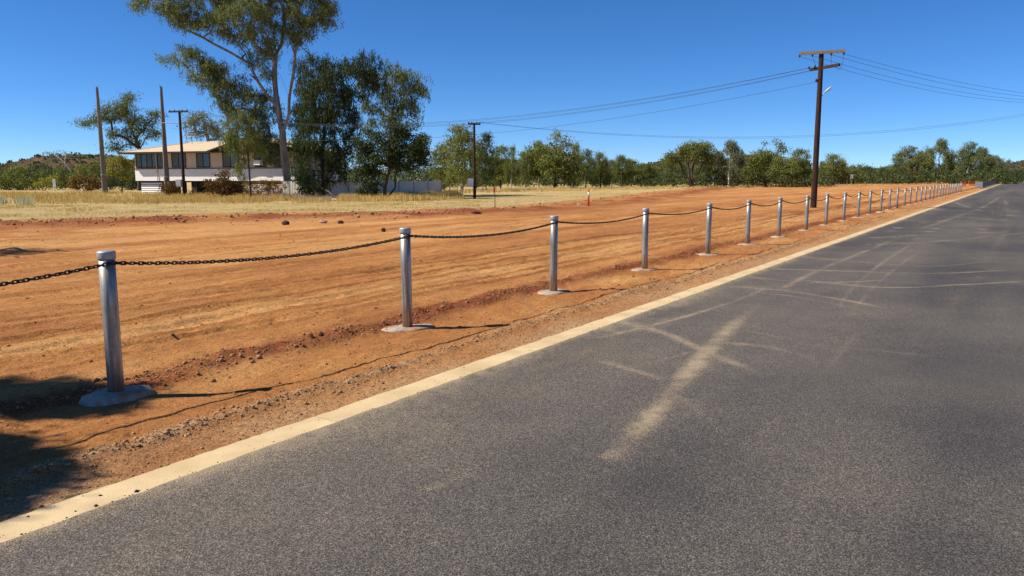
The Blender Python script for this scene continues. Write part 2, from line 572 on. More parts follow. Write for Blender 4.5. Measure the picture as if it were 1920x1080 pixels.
m_, nt_, b_ = newmat('window_glass')
b_.inputs['Base Color'].default_value = (0.02, 0.03, 0.04, 1)
b_.inputs['Roughness'].default_value = 0.08
b_.inputs['Specular IOR Level'].default_value = 0.6
M['glass'] = m_


def make_hill_mat():
    m, nt, b = newmat('scrubby_hill')
    n1 = noise(nt, 0.02, 6, 0.65)
    n2 = noise(nt, 0.16, 5, 0.75)
    col = ramp(nt, n1, [(0.35, (0.085, 0.055, 0.042)), (0.6, (0.17, 0.095, 0.066))])
    sc = ramp(nt, n2, [(0.47, (0, 0, 0)), (0.55, (1, 1, 1))])
    col = mixc(nt, sc, col, (0.055, 0.058, 0.03))
    L(nt, col, b.inputs['Base Color'])
    b.inputs['Roughness'].default_value = 1.0
    b.inputs['Specular IOR Level'].default_value = 0.0
    L(nt, bump(nt, n2, 1.0, 3.0), b.inputs['Normal'])
    return m


M['hill'] = make_hill_mat()
# ------------------------------------------------------------------ ground
V_IN, V_OUT = 3.70, 3.97          # concrete edge strip
V_BOL = 5.56                      # line of the bollards
grass_edge = [G(-260, 424), G(0, 416), G(250, 407), G(560, 400), G(760, 397), G(900, 391), G(1040, 381), G(1180, 366), G(1300, 353), G(1440, 347.5), G(1560, 344.5), G(1700, 342.0), G(1800, 340.5), G(1878, 339.5)]
_e2 = np.array(grass_edge)[:, :2]


def axis(lo, fine_lo, fine_hi, hi, s0, r):
    a = list(np.arange(fine_lo, fine_hi, s0))
    s, x = s0, a[-1]
    while x < hi:
        s *= r
        x += s
        a.append(x)
    s, x = s0, fine_lo
    b = []
    while x > lo:
        s *= 1.12
        x -= s
        b.append(x)
    return np.array(b[::-1] + a)


def side_of_grass(x, y):
    """signed distance: positive on the grass side (away from the camera)"""
    d, _ = poly_dist(x, y, _e2)
    # test: polar angle compare against the edge polyline (edge is single valued in x/y)
    q = x / np.maximum(y, 0.1)
    eq = _e2[:, 0] / _e2[:, 1]
    ey = np.interp(q, eq, _e2[:, 1])
    return np.where(y > ey, d, -d)


TRACKS = [(8.45, 0.0, 0.07, 0.055), (7.65, 0.012, 0.15, 0.032), (9.5, -0.02, 0.15, 0.035), (11.2, 0.03, 0.16, 0.04),
          (12.9, 0.025, 0.17, 0.04), (6.75, 0.02, 0.13, 0.026), (15.5, -0.05, 0.2, 0.05), (17.4, -0.05, 0.2, 0.05),
          (20.5, 0.10, 0.25, 0.06), (23.0, 0.10, 0.25, 0.06), (10.3, -0.04, 0.08, 0.035), (7.1, -0.01, 0.06, 0.03), (13.9, 0.0, 0.09, 0.05)]


def ground_height(u, v, x, y):
    near = np.clip(1.5 - np.hypot(u - 6, v - 6) / 40, 0, 1)
    h = 0.05 * fbm(u * 0.22, v * 0.22, 3, 3)
    h = h + near * (0.034 * fbm(u * 1.1, v * 1.9, 4, 7) + 0.020 * fbm(u * 5.0, v * 8, 3, 9) + 0.05 * np.clip(fbm(u * 5, v * 9, 3, 10) - 0.22, 0, 1) * np.clip(fbm(u * 0.5, v * 0.9, 2, 12) + 0.45, 0, 1))
    # loose windrow behind the bollards; the lot beyond it stands a little higher
    wob = 0.22 * vnoise(u * 0.45, u * 0.0, 21) + 0.10 * vnoise(u * 1.7, u * 0, 22)
    c = V_BOL + 0.36 + wob
    ridge = np.exp(-((v - c) / 0.20) ** 2)
    rough = 0.5 + 1.3 * np.clip(vnoise(u * 7, v * 7, 31) + 0.5, 0, 1)
    h = h + ridge * (0.05 * rough + 0.028 * vnoise(u * 16, v * 16, 33))
    h = h + 0.045 * sstep(c - 0.1, c + 0.6, v)
    # grader windrow of gravel between bollards and the concrete edge
    c2 = 4.46 + 0.12 * vnoise(u * 0.5, u * 0, 41) + 0.004 * u
    r2 = np.exp(-((v - c2) / 0.085) ** 2)
    h = h + r2 * (0.022 + 0.03 * (vnoise(u * 14, v * 14, 35) + 0.3))
    # wheel tracks in the lot, roughly parallel to the road
    for k, (v0, sl, w, dp) in enumerate(TRACKS):
        cc = v0 + sl * u + 0.35 * vnoise(u * 0.12, u * 0, 50 + k)
        t = (v - cc) / w
        tread = 0.65 + 0.7 * (np.sin(u * 38 + t * 2) > 0.1) * (w > 0.1)
        h = h - dp * np.exp(-t ** 4) * tread * (0.6 + vnoise(u * 0.8, v * 0, 60 + k)) + dp * 0.7 * np.exp(-((np.abs(t) - 1.5) / 0.35) ** 2)
    # scraped windrow near the grass edge
    s = side_of_grass(x, y)
    far = np.exp(-((s + 4.5) / 2.0) ** 2) * (y < 140)
    h = h + far * (0.10 + 0.20 * fbm(x * 0.8, y * 0.8, 3, 71)) * np.clip((y - 12) / 12, 0, 1)
    # flat to the concrete edge, dropped under the road
    h = h * sstep(V_OUT, V_OUT + 0.5, v)
    h = np.where(v < V_OUT - 0.02, -0.06, h)
    # flat round the footings
    return h, ridge, r2, s


us = axis(-300, 0.2, 13.0, 3500, 0.045, 1.021)
vsx = axis(-600, V_OUT - 0.05, 9.5, 3500, 0.042, 1.023)
U, V = np.meshgrid(us, vsx, indexing='ij')
X = U * EU[0] + V * EV[0]
Y = U * EU[1] + V * EV[1]
Hh, RID, R2, S = ground_height(U, V, X, Y)
BOLL_U = [-0.1, 3.12, 6.41, 9.67, 13.03, 16.40, 19.50, 22.55] + [25.90 + 3.28 * k for k in range(27)]
BOLL_V = [V_BOL + 0.04, V_BOL + 0.06, V_BOL - 0.01] + [V_BOL + 0.02 * math.sin(k * 2.3) for k in range(32)]
for bu in BOLL_U[:12]:
    dd = np.hypot(U - bu, V - V_BOL - 0.02)
    Hh = Hh * sstep(0.22, 0.85 if bu < 4 else 0.55, dd)
nu, nv = U.shape
idx = np.arange(nu * nv).reshape(nu, nv)
quads = np.stack([idx[:-1, :-1], idx[1:, :-1], idx[1:, 1:], idx[:-1, 1:]], -1).reshape(-1, 4)
gme = mesh_from(np.stack([X, Y, Hh], -1).reshape(-1, 3), quads, 4, 'ground', True)


def set_attr(me, name, arr):
    a = me.attributes.new(name, 'FLOAT', 'POINT')
    a.data.foreach_set('value', np.asarray(arr, np.float32).ravel())


gmask = sstep(-2.5, 2.5, S + 1.6 * fbm(X * 0.15, Y * 0.15, 3, 81)) * (Y > 5)
gmask = np.maximum(gmask, (V < -12) * 0.8)
red = np.clip(RID * 1.5, 0, 1) * (0.85 + 0.6 * vnoise(U * 2, V * 2, 5))
red = np.maximum(red, np.exp(-((S + 4.5) / 2.4) ** 2) * (Y < 150) * (Y > 14) * np.clip(0.75 + 1.2 * fbm(X * 0.5, Y * 0.5, 3, 91), 0, 1))
red = np.clip(red + 0.35 * np.clip(fbm(U * 0.25, V * 0.4, 3, 93), 0, 1), 0, 1)
grav = np.clip(np.maximum(sstep(0.75, 0.1, V - V_OUT) * 0.8, R2 * 1.0) * (0.75 + 0.9 * fbm(U * 1.2, V * 2, 3, 95)), 0, 1)
strk = 0.5 + 0.62 * fbm(U * 0.06, V * 1.15 + 0.25 * vnoise(U * 0.2, U * 0, 97), 5, 96) + 0.35 * fbm(U * 0.3, V * 3.2, 3, 98)
for k, (v0, sl, w, dp) in enumerate(TRACKS):      # rolled, paler wheel paths with rut-edge shade painted in as darker lips
    tt = (V - v0 - sl * U - 0.35 * vnoise(U * 0.12, U * 0, 50 + k)) / w
    on = np.clip(0.75 + 1.0 * vnoise(U * 0.25, U * 0, 400 + k), 0, 1)
    strk = strk + on * (0.22 * np.exp(-tt ** 4) - 0.30 * np.exp(-((tt - 1.35) / 0.4) ** 2) - 0.18 * np.exp(-((tt + 1.35) / 0.4) ** 2))
strk = np.where(V < V_BOL + 0.3, 0.5 + 0.5 * fbm(U * 0.7, V * 1.5, 4, 99), strk)
set_attr(gme, 'streak', strk)
set_attr(gme, 'grass', gmask)
set_attr(gme, 'red', red)
set_attr(gme, 'gravel', grav)
tag(link('ground', gme, M['ground']), kind='structure')


def ground_z(x, y):
    u, v = to_uv((x, y))
    h, _, _, _ = ground_height(np.array([u]), np.array([v]), np.array([x]), np.array([y]))
    return float(h[0])


# ------------------------------------------------------------------ road
ur = axis(-60, 1.5, 14.0, 420, 0.045, 1.022)
vr = V_IN - axis(-0.001, 0.0, 5.2, 13.0, 0.04, 1.06)[0:]
vr = vr[np.argsort(-vr)]
vr[0] = V_IN + 0.012
U, V = np.meshgrid(ur, vr, indexing='ij')
V = V.copy()
V[:, 0] = V_IN + 0.012 + (0.018 * vnoise(U[:, 0] * 7, U[:, 0] * 0, 5) + 0.016 * vnoise(U[:, 0] * 18, U[:, 0] * 0, 6)) * np.exp(-np.abs(U[:, 0]) / 14)
X = U * EU[0] + V * EV[0]
Y = U * EU[1] + V * EV[1]
Z = 0.012 + 0.006 * fbm(U * 0.3, V * 0.3, 2, 15)
Z = Z + 0.016 * sstep(V_IN - 0.05, V_IN, V)
nu, nv = U.shape
idx = np.arange(nu * nv).reshape(nu, nv)
quads = np.stack([idx[:-1, :-1], idx[:-1, 1:], idx[1:, 1:], idx[1:, :-1]], -1).reshape(-1, 4)
rme = mesh_from(np.stack([X, Y, Z], -1).reshape(-1, 3), quads, 4, 'road', True)
marks = [  # pixel polylines of dusty tyre marks: points, width (m), strength, fade-in, fade-out
    ([(1145, 862), (1230, 775), (1330, 655), (1400, 590), (1450, 553)], 0.19, 1.3, 0.0, 0.5),
    ([(1450, 553), (1530, 510), (1640, 465), (1720, 432)], 0.14, 0.45, 0.2, 0.3),
    ([(1150, 602), (1250, 628), (1330, 665), (1430, 705), (1520, 760)], 0.13, 0.55, 0.0, 0.6),
    ([(1120, 678), (1200, 700), (1260, 722)], 0.12, 0.45, 0.1, 0.4),
    ([(1360, 538), (1460, 545), (1570, 562), (1690, 585)], 0.14, 0.65, 0.1, 0.3),
    ([(1290, 640), (1420, 650), (1500, 668), (1590, 700)], 0.14, 0.4, 0.2, 0.3),
    ([(1100, 640), (1250, 605), (1380, 565), (1440, 540)], 0.07, 0.45, 0.2, 0.2),
    ([(1440, 505), (1600, 510), (1750, 514), (1920, 506)], 0.14, 0.6, 0.1, 0.1),
    ([(1470, 522), (1650, 540), (1800, 535), (1930, 528)], 0.12, 0.5, 0.2, 0.1),
    ([(1480, 480), (1620, 493), (1760, 500), (1900, 485)], 0.14, 0.5, 0.1, 0.2),
    ([(1600, 460), (1720, 456), (1860, 444), (1930, 436)], 0.16, 0.45, 0.1, 0.1),
    ([(1655, 427.5), (1760, 429), (1850, 430.5), (1930, 432)], 0.10, 1.0, 0.02, 0.0),
    ([(1640, 433), (1740, 434.5), (1850, 437), (1930, 440)], 0.12, 0.7, 0.02, 0.0),
    ([(1625, 447), (1700, 443), (1735, 441)], 0.16, 0.6, 0.1, 0.4),
    ([(1790, 380), (1830, 393), (1880, 402), (1930, 410)], 0.16, 0.6, 0.05, 0.0),
    ([(1720, 432), (1790, 408), (1850, 385), (1885, 362)], 0.3, 0.4, 0.1, 0.2),
    ([(1815, 371), (1860, 372), (1930, 373)], 0.5, 0.5, 0.05, 0.0),
    ([(1905, 480), (1870, 500), (1800, 560), (1760, 700)], 0.3, 0.16, 0.2, 0.5),
    ([(1880, 360), (1890, 400), (1870, 460), (1800, 560)], 0.35, 0.25, 0.1, 0.4),
    ([(780, 930), (860, 900), (960, 850)], 0.12, 0.25, 0.2, 0.4),
    ([(1400, 520), (1500, 530), (1600, 530), (1700, 521)], 0.08, 0.5, 0.1, 0.3),
    ([(1385, 548), (1480, 556), (1600, 580), (1660, 604)], 0.06, 0.4, 0.1, 0.3),
    ([(1520, 492), (1640, 478), (1760, 466), (1840, 462)], 0.07, 0.45, 0.1, 0.3),
    ([(1560, 472), (1700, 470), (1800, 478), (1920, 470)], 0.06, 0.4, 0.1, 0.2),
    ([(1700, 408), (1780, 409), (1860, 412), (1930, 413)], 0.10, 0.5, 0.05, 0.1),
    ([(1760, 394), (1840, 395), (1930, 395)], 0.12, 0.45, 0.05, 0.1),
    ([(1330, 612), (1440, 630), (1560, 660), (1680, 700)], 0.05, 0.35, 0.1, 0.4),
    ([(1180, 690), (1300, 660), (1420, 610), (1520, 560)], 0.04, 0.3, 0.1, 0.3),
    ([(1560, 600), (1600, 540), (1660, 490), (1730, 445)], 0.09, 0.35, 0.2, 0.2),
    ([(1585, 610), (1630, 548), (1690, 496), (1760, 450)], 0.09, 0.3, 0.2, 0.2),
    ([(1250, 730), (1320, 780), (1380, 850)], 0.1, 0.3, 0.1, 0.5),
    ([(1330, 900), (1470, 780), (1580, 660), (1640, 590)], 0.12, 0.22, 0.3, 0.3),
]
rgm = np.random.default_rng(42)                       # faint turning arcs of vehicles leaving the lot
for _ in range(26):
    u0, v0_ = rgm.uniform(7, 48), rgm.uniform(-2.5, 3.6)
    R_, a0, da = rgm.uniform(6, 22), rgm.uniform(-0.5, 0.5) + rgm.choice([-1.2, 1.2]), rgm.uniform(0.35, 0.9)
    sg = rgm.choice([-1, 1])
    arc = [(u0 + R_ * (math.sin(a0 + sg * da * q) - math.sin(a0)), v0_ - R_ * (math.cos(a0 + sg * da * q) - math.cos(a0))) for q in np.linspace(0, 1, 8)]
    for off in (0.0, 1.5) if rgm.random() < 0.5 else (0.0,):
        marks.append(([('uv', a + off * 0.35, b + off) for a, b in arc], rgm.uniform(0.05, 0.12) * (1 + u0 / 60), rgm.uniform(0.18, 0.36), 0.25, 0.3))


def n_len(q):
    return float(np.linalg.norm(np.diff(q, axis=0), axis=1).sum())


dust = np.zeros_like(U)
for pts, w, st, fi, fo in marks:
    gp = np.array(smooth_poly([np.array(q[1:]) if q[0] == 'uv' else to_uv(G(*q)) for q in pts], 8))
    d, t = poly_dist(U, V, gp)
    w = w * 0.62
    prof = np.exp(-(d / w) ** 2) * (0.75 + 0.25 * np.cos(d / w * 2.5)) * 0.8
    fade = np.ones_like(t)
    if fi > 0:
        fade = fade * sstep(0, fi, t)
    if fo > 0:
        fade = fade * sstep(1, 1 - fo, t)
    along = 0.72 + 0.7 * vnoise(t * n_len(gp) * 1.3, t * 0, int(100 * w) + len(pts) + int(abs(gp[0][0]) * 37))
    dust = np.maximum(dust, prof * (0.78 if st > 1.2 else min(1.0, st * 1.35)) * fade * along)
edge = 0.5 * np.exp(-(V_IN - V) / 0.05) + 0.42 * np.exp(-(V_IN - V) / 0.7) * np.clip(0.6 + 1.3 * fbm(U * 0.5, V * 1.0, 3, 79), 0, 1.3)
lanes = sum(np.exp(-((V - c0 - 0.25 * vnoise(U * 0.05, U * 0, 300 + int(c0 * 10))) / 0.28) ** 2) for c0 in (2.3, 0.6, -0.9, -2.6))
dust = np.clip(dust + edge + 0.10 * lanes * (0.6 + fbm(U * 0.15, V * 2.0, 3, 78)) + 0.10 * np.clip(fbm(U * 0.4, V * 0.8, 4, 77) + 0.3, 0, 1), 0, 1.2)
set_attr(rme, 'dust', dust)
set_attr(rme, 'tone', 0.5 + 0.55 * fbm(U * 0.07, V * 1.1, 4, 401) + 0.45 * fbm(U * 0.5, V * 0.5, 4, 402) + 0.16 * np.exp(-(V_IN - V) / 1.2) - 0.20 * sstep(7, 22, U))
tag(link('road', rme, M['asphalt']), kind='structure')

# concrete edge strip, poured in lengths with a joint near the first bollard
kerb_root = tag(empty('kerb', UV(3.56, (V_IN + V_OUT) / 2, 0)), kind='structure')
j0, seg = 3.56, 6.0
for k in range(-3, 62):
    a, b = j0 + k * seg + 0.005, j0 + (k + 1) * seg - 0.005
    n = 120 if abs(k) < 4 else (40 if k < 10 else 4)
    amp = 1.0 if abs(k) < 3 else 0.3
    uu = np.linspace(a, b, n + 1)
    prof = [(V_IN, -0.12), (V_IN, 0.018), (V_IN + 0.012, 0.024), (V_OUT - 0.02, 0.022), (V_OUT, 0.012), (V_OUT + 0.004, -0.12)]
    vv = []
    for i, uq in enumerate(uu):
        e = 0.012 * float(vnoise(np.array([uq * 4.0]), np.array([3.0]), 8)[0]) + 0.008 * float(vnoise(np.array([uq * 17.0]), np.array([3.0]), 9)[0])
        for q, (pv, pz) in enumerate(prof):
            vv.append(UV(uq, pv + (e * 1.6 * amp if q >= 3 else 0), pz))
    np_ = len(prof)
    ff = [(i * np_ + q, (i + 1) * np_ + q, (i + 1) * np_ + q + 1, i * np_ + q + 1) for i in range(n) for q in range(np_ - 1)]
    ff += [tuple(range(np_)), tuple(n * np_ + q for q in reversed(range(np_)))]
    org = UV(3.56, (V_IN + V_OUT) / 2, 0)
    mb = MB().add([q - org for q in vv], ff)
    link('concrete_length', mb.mesh('concrete_length'), M['kerb'], kerb_root)

# ------------------------------------------------------------------ bollards and chains
def blob_disc(r, h, seed, n=28, sq=(1.25, 0.85)):
    rg = np.random.default_rng(seed)
    ph = rg.uniform(0, 6.28, 4)
    mb = MB()
    rings = [(1.0, -0.05), (1.0, 0.004), (0.93, h * 0.7), (0.7, h), (0.3, h * 1.12), (0.05, h * 1.15)]
    vv = []
    for rr, z in rings:
        for k in range(n):
            t = 2 * math.pi * k / n
            w = 1 + 0.09 * math.sin(2 * t + ph[0]) + 0.06 * math.sin(3 * t + ph[1]) + 0.035 * math.sin(7 * t + ph[2])
            vv.append((r * rr * w * sq[0] * math.cos(t), r * rr * w * sq[1] * math.sin(t), z + 0.006 * math.sin(5 * t + ph[3]) * rr))
    ff = []
    for i in range(len(rings) - 1):
        for k in range(n):
            ff.append((i * n + k, i * n + (k + 1) % n, (i + 1) * n + (k + 1) % n, (i + 1) * n + k))
    ff.append(tuple((len(rings) - 1) * n + k for k in range(n)))
    mb.add(vv, ff)
    return mb.mesh('footing', True)


BR, BH = 0.057, 1.115
post_me = MB().lathe([(BR, -0.05), (BR, 0.3), (BR, 0.7), (BR, BH - 0.03)], 28).mesh('post', True)
post_me.materials.append(M['galv'])
cap_me = MB().lathe([(BR + 0.0055, BH - 0.055), (BR + 0.007, BH - 0.05), (BR + 0.007, BH - 0.006), (BR + 0.006, BH + 0.001), (0.04, BH + 0.008), (0.008, BH + 0.010)], 28).mesh('cap', True)
cap_me.materials.append(M['galvcap'])
lug_me = MB().tube([(0, 0, 0), (0, 0.018, 0)], 0.011, 8).mesh('lug')
lug_me.materials.append(M['chain'])
foot_mes = []
for s in range(5):
    fm = blob_disc(0.225, 0.022, s)
    fm.materials.append(M['concrete'])
    foot_mes.append(fm)
mound = blob_disc(0.222, 0.05, 9)
mound.materials.append(M['concrete'])
ROADN = -EV                                # towards the road
CH_Z = BH - 0.082
bol_rz = math.atan2(EU[1], EU[0])
nb = len(BOLL_U)
for k, bu in enumerate(BOLL_U):
    base = UV(bu, BOLL_V[k], 0.0)
    rt = empty('bollard', base, random.uniform(0, 6.28) if False else 0.0)
    tilt = 0.0 if k == 0 else random.uniform(-0.012, 0.012)
    rt.rotation_euler = (tilt, random.uniform(-0.006, 0.006), 0)
    if k == 0:
        lab = 'galvanised steel bollard just outside the left edge, nearest of the chain fence'
    elif k == 1:
        lab = 'leftmost galvanised bollard in view, tallest in the picture, partly in tree shade'
    elif k == nb - 1:
        lab = 'last and farthest bollard of the chain fence, before the steel barriers'
    else:
        lab = f'{ordinal(k)} galvanised bollard from the left along the chain fence'
    tag(rt, lab, 'bollard', 'galvanised bollards along the road edge')
    p = link('post', post_me, None, rt)
    p.rotation_euler = (0, 0, k * 1.3)
    link('cap', cap_me, None, rt)
    if k < 18:
        lg = link('lug', lug_me, None, rt, loc=(ROADN[0] * (BR - 0.004), ROADN[1] * (BR - 0.004), CH_Z))
        lg.rotation_euler = (0, 0, math.atan2(ROADN[1], ROADN[0]) - math.pi / 2)
    ft = link('footing', mound if k == 1 else foot_mes[k % 5], None, rt)
    ft.rotation_euler = (0, 0, bol_rz - 0.55 + random.uniform(-0.25, 0.25))
    ft.location.z = 0.0

# one chain link: a stretched ring
def link_mesh(nseg=14, ns=6, a=0.0225, b=0.0115, wire=0.0056):
    mb = MB()
    vv, ff = [], []
    for i in range(nseg):
        t = 2 * math.pi * i / nseg
        cx = (a) * math.copysign(1, math.cos(t)) * 0.45 + b * 1.15 * math.cos(t)
        cy = b * math.sin(t)
        nx, ny = math.cos(t), math.sin(t)
        for j in range(ns):
            s = 2 * math.pi * j / ns
            vv.append((cx + nx * wire * math.cos(s), cy + ny * wire * math.cos(s), wire * math.sin(s)))
    for i in range(nseg):
        for j in range(ns):
            ff.append((i * ns + j, ((i + 1) % nseg) * ns + j, ((i + 1) % nseg) * ns + (j + 1) % ns, i * ns + (j + 1) % ns))
    return np.array(vv), ff


LV, LF = link_mesh()
lk_me = MB().add(LV, LF).mesh('link', True)
lk_me.materials.append(M['chain'])
LV2, LF2 = link_mesh(8, 4)
LF2 = np.array(LF2)
PITCH_L = 0.0345
sags = [0.10, 0.085, 0.085, 0.08, 0.075, 0.085, 0.10, 0.11, 0.12, 0.12, 0.125]
for k in range(nb - 1):
    a = UV(BOLL_U[k], BOLL_V[k], CH_Z) + np.array([*(ROADN * (BR + 0.012)), 0])
    b = UV(BOLL_U[k + 1], BOLL_V[k + 1], CH_Z) + np.array([*(ROADN * (BR + 0.012)), 0])
    sag = sags[k] if k < len(sags) else random.uniform(0.10, 0.14)
    Lc = np.linalg.norm(b - a)
    n = int(round(math.hypot(Lc, 0) * (1 + 2.67 * (sag / Lc) ** 2) / PITCH_L))
    if k == 0:
        lab = 'dark steel chain running from the leftmost visible bollard out of the left edge'
    else:
        lab = f'dark steel chain hanging between the {ordinal(k)} and {ordinal(k + 1)} bollards from the left'
    if k == nb - 2:
        lab = 'farthest short chain hanging at the far end of the bollard row'
    mats = []
    for i in range(n):
        t = (i + 0.5) / n
        pos = a + (b - a) * t - np.array([0, 0, 4 * sag * t * (1 - t)])
        tan = (b - a) / Lc - np.array([0, 0, 4 * sag * (1 - 2 * t) / Lc])
        tan = Vector(tan).normalized()
        side = Vector((0, 0, 1)).cross(tan).normalized()
        up = tan.cross(side)
        roll = (0.35 if i % 2 else 0.35 + math.pi / 2) + 0.25 * math.sin(i * 1.7 + k)
        s2 = side * math.cos(roll) + up * math.sin(roll)
        u2 = tan.cross(s2)
        mats.append((pos, tan, s2, u2))
    if k <= 2:
        rt = tag(empty('chain', a), lab, 'chain', 'chains between the bollards')
        for pos, tn, s2, u2 in mats:
            o = link('link', lk_me, None, rt)
            mm = Matrix((tn, s2, u2)).transposed().to_4x4()
            mm.translation = Vector(pos - a)
            o.matrix_local = mm
    else:
        R = np.array([[list(tn), list(s2), list(u2)] for _, tn, s2, u2 in mats])
        pp = np.array([q[0] for q in mats]) - a
        vv = np.einsum('vk,nkj->nvj', LV2, R) + pp[:, None, :]
        ff = (LF2[None] + (np.arange(len(mats)) * len(LV2))[:, None, None]).reshape(-1, 4)
        me = mesh_from(vv.reshape(-1, 3), ff, 4, 'chain', True)
        tag(link('chain', me, M['chain'], loc=a), lab, 'chain', 'chains between the bollards')

# ------------------------------------------------------------------ stones
ico_v = []
_phi = (1 + 5 ** .5) / 2
for q in [(-1, _phi, 0), (1, _phi, 0), (-1, -_phi, 0), (1, -_phi, 0), (0, -1, _phi), (0, 1, _phi), (0, -1, -_phi), (0, 1, -_phi), (_phi, 0, -1), (_phi, 0, 1), (-_phi, 0, -1), (-_phi, 0, 1)]:
    ico_v.append(np.array(q) / math.sqrt(1 + _phi ** 2))
ICO_V = np.array(ico_v)
ICO_F = np.array([(0, 11, 5), (0, 5, 1), (0, 1, 7), (0, 7, 10), (0, 10, 11), (1, 5, 9), (5, 11, 4), (11, 10, 2), (10, 7, 6), (7, 1, 8),
                  (3, 9, 4), (3, 4, 2), (3, 2, 6), (3, 6, 8), (3, 8, 9), (4, 9, 5), (2, 4, 11), (6, 2, 10), (8, 6, 7), (9, 8, 1)])


OCT_V = np.array([(1, 0, 0), (-1, 0, 0), (0, 1, 0), (0, -1, 0), (0, 0, 1), (0, 0, -1)], float)
OCT_F = np.array([(0, 2, 4), (2, 1, 4), (1, 3, 4), (3, 0, 4), (2, 0, 5), (1, 2, 5), (3, 1, 5), (0, 3, 5)])


def stone_field(name, u, v, size, mat, label, seed, small=False):
    rg = np.random.default_rng(seed)
    SV, SF = (OCT_V, OCT_F) if small else (ICO_V, ICO_F)
    nv_ = len(SV)
    x = u * EU[0] + v * EV[0]
    y = u * EU[1] + v * EV[1]
    h, _, _, _ = ground_height(u, v, x, y)
    n = len(u)
    if name != 'scraped_clods':
        size = np.minimum(size, 0.028)
    sc = size[:, None] * rg.uniform(0.6, 1.2, (n, 3)) * np.array([1, 1, 0.75])
    vv = SV[None] * rg.uniform(0.72, 1.2, (n, nv_, 1)) * sc[:, None, :]
    th = rg.uniform(0, 6.28, n)
    c, s = np.cos(th)[:, None], np.sin(th)[:, None]
    vx = vv[:, :, 0] * c - vv[:, :, 1] * s + x[:, None]
    vy = vv[:, :, 0] * s + vv[:, :, 1] * c + y[:, None]
    vz = vv[:, :, 2] + (h + size * 0.25)[:, None]
    ff = (SF[None] + (np.arange(n) * nv_)[:, None, None]).reshape(-1, 3)
    me = mesh_from(np.stack([vx, vy, vz], -1).reshape(-1, 3), ff, 3, name)
    return tag(link(name, me, mat), label, 'gravel', kind='stuff')


n = 9000
u = 0.3 + 32 * rng.random(n) ** 1.6
v = V_BOL + 0.36 + 0.22 * vnoise(u * 0.45, u * 0.0, 21) + 0.10 * vnoise(u * 1.7, u * 0, 22) + rng.normal(0, 0.13, n)
stone_field('loose_red_clods', u, v, rng.lognormal(-5.15, 0.62, n), M['stone'], 'loose red clods along the soil ridge behind the bollards', 1)
n = 9000
u = 0.3 + 32 * rng.random(n) ** 1.6
v = 4.46 + 0.12 * vnoise(u * 0.5, u * 0, 41) + 0.004 * u + rng.normal(0, 0.075, n)
stone_field('gravel_windrow', u, v, rng.lognormal(-5.25, 0.5, n), M['greystone'], 'thin line of loose gravel between the bollards and the concrete edge', 2)
n = 5200
u = 0.3 + 28 * rng.random(n) ** 1.6
v = V_OUT + 0.02 + np.abs(rng.normal(0, 0.28, n))
stone_field('verge_gravel', u, v, rng.lognormal(-5.35, 0.4, n), M['greystone'], 'fine gravel lying beside the concrete edge strip', 3)
n = 17000
u = 0.3 + 44 * rng.random(n) ** 1.5
v = V_OUT + 0.2 + 26 * rng.random(n) ** 1.5
keep = rng.random(n) < np.clip(0.5 + 1.6 * fbm(u * 0.35, v * 0.9, 3, 55), 0.04, 1)
u, v = u[keep], v[keep]
n = len(u)
stone_field('scattered_pebbles', u, v, rng.lognormal(-5.3, 0.65, n) * (1 + 0.03 * np.hypot(u, v)), M['stone'], 'small pebbles and clods scattered over the red earth', 4, True)
n = 5000
i = rng.integers(0, len(_e2) - 5, n)
t = rng.random(n)[:, None]
pt = _e2[i] * (1 - t) + _e2[i + 1] * t
dirn = np.stack([np.zeros(n), -np.ones(n)], 1)
pt = pt + dirn * np.abs(rng.normal(4.5, 2.2, n))[:, None]
uv_ = np.stack([pt @ EU, pt @ EV], 1)
stone_field('scraped_clods', uv_[:, 0], uv_[:, 1], rng.lognormal(-3.75, 0.55, n), M['stone'], 'rough clods along the scraped edge of the dry grass', 5)

n = 900
u = 1.0 + 22 * rng.random(n) ** 1.4
v = V_IN + 0.01 + np.abs(rng.normal(0, 0.035, n)) + (rng.random(n) < 0.12) * rng.random(n) * 0.22
crumb = stone_field('asphalt_crumbs', u, v, rng.lognormal(-5.55, 0.4, n), M['crumb'], 'dark asphalt crumbs lying along the concrete edge strip', 6, True)
crumb.location.z = 0.082


def rock(px, py, wpx, hpx, mat, label, seed):
    g = G(px, py)
    D = g[1]
    w, h = wpx * D / F / 2, hpx * D / F
    rg = np.random.default_rng(seed)
    # subdivided lump with flat facets
    vv, ff = [], []
    n, m = 10, 6
    for j in range(m + 1):
        ph = math.pi * j / m
        for i in range(n):
            th = 2 * math.pi * i / n
            r = 1 + rg.uniform(-0.18, 0.14)
            vv.append((w * r * math.sin(ph) * math.cos(th), w * 0.8 * r * math.sin(ph) * math.sin(th), h * 0.5 + h * 0.62 * r * math.cos(ph)))
    for j in range(m):
        for i in range(n):
            ff.append((j * n + i, (j + 1) * n + i, (j + 1) * n + (i + 1) % n, j * n + (i + 1) % n))
    return tag(link('rock', MB().add(vv, ff).mesh('rock'), mat, loc=(g[0], g[1], ground_z(g[0], g[1]) - h * 0.1)), label, 'rock', 'lumps lying on the red earth')


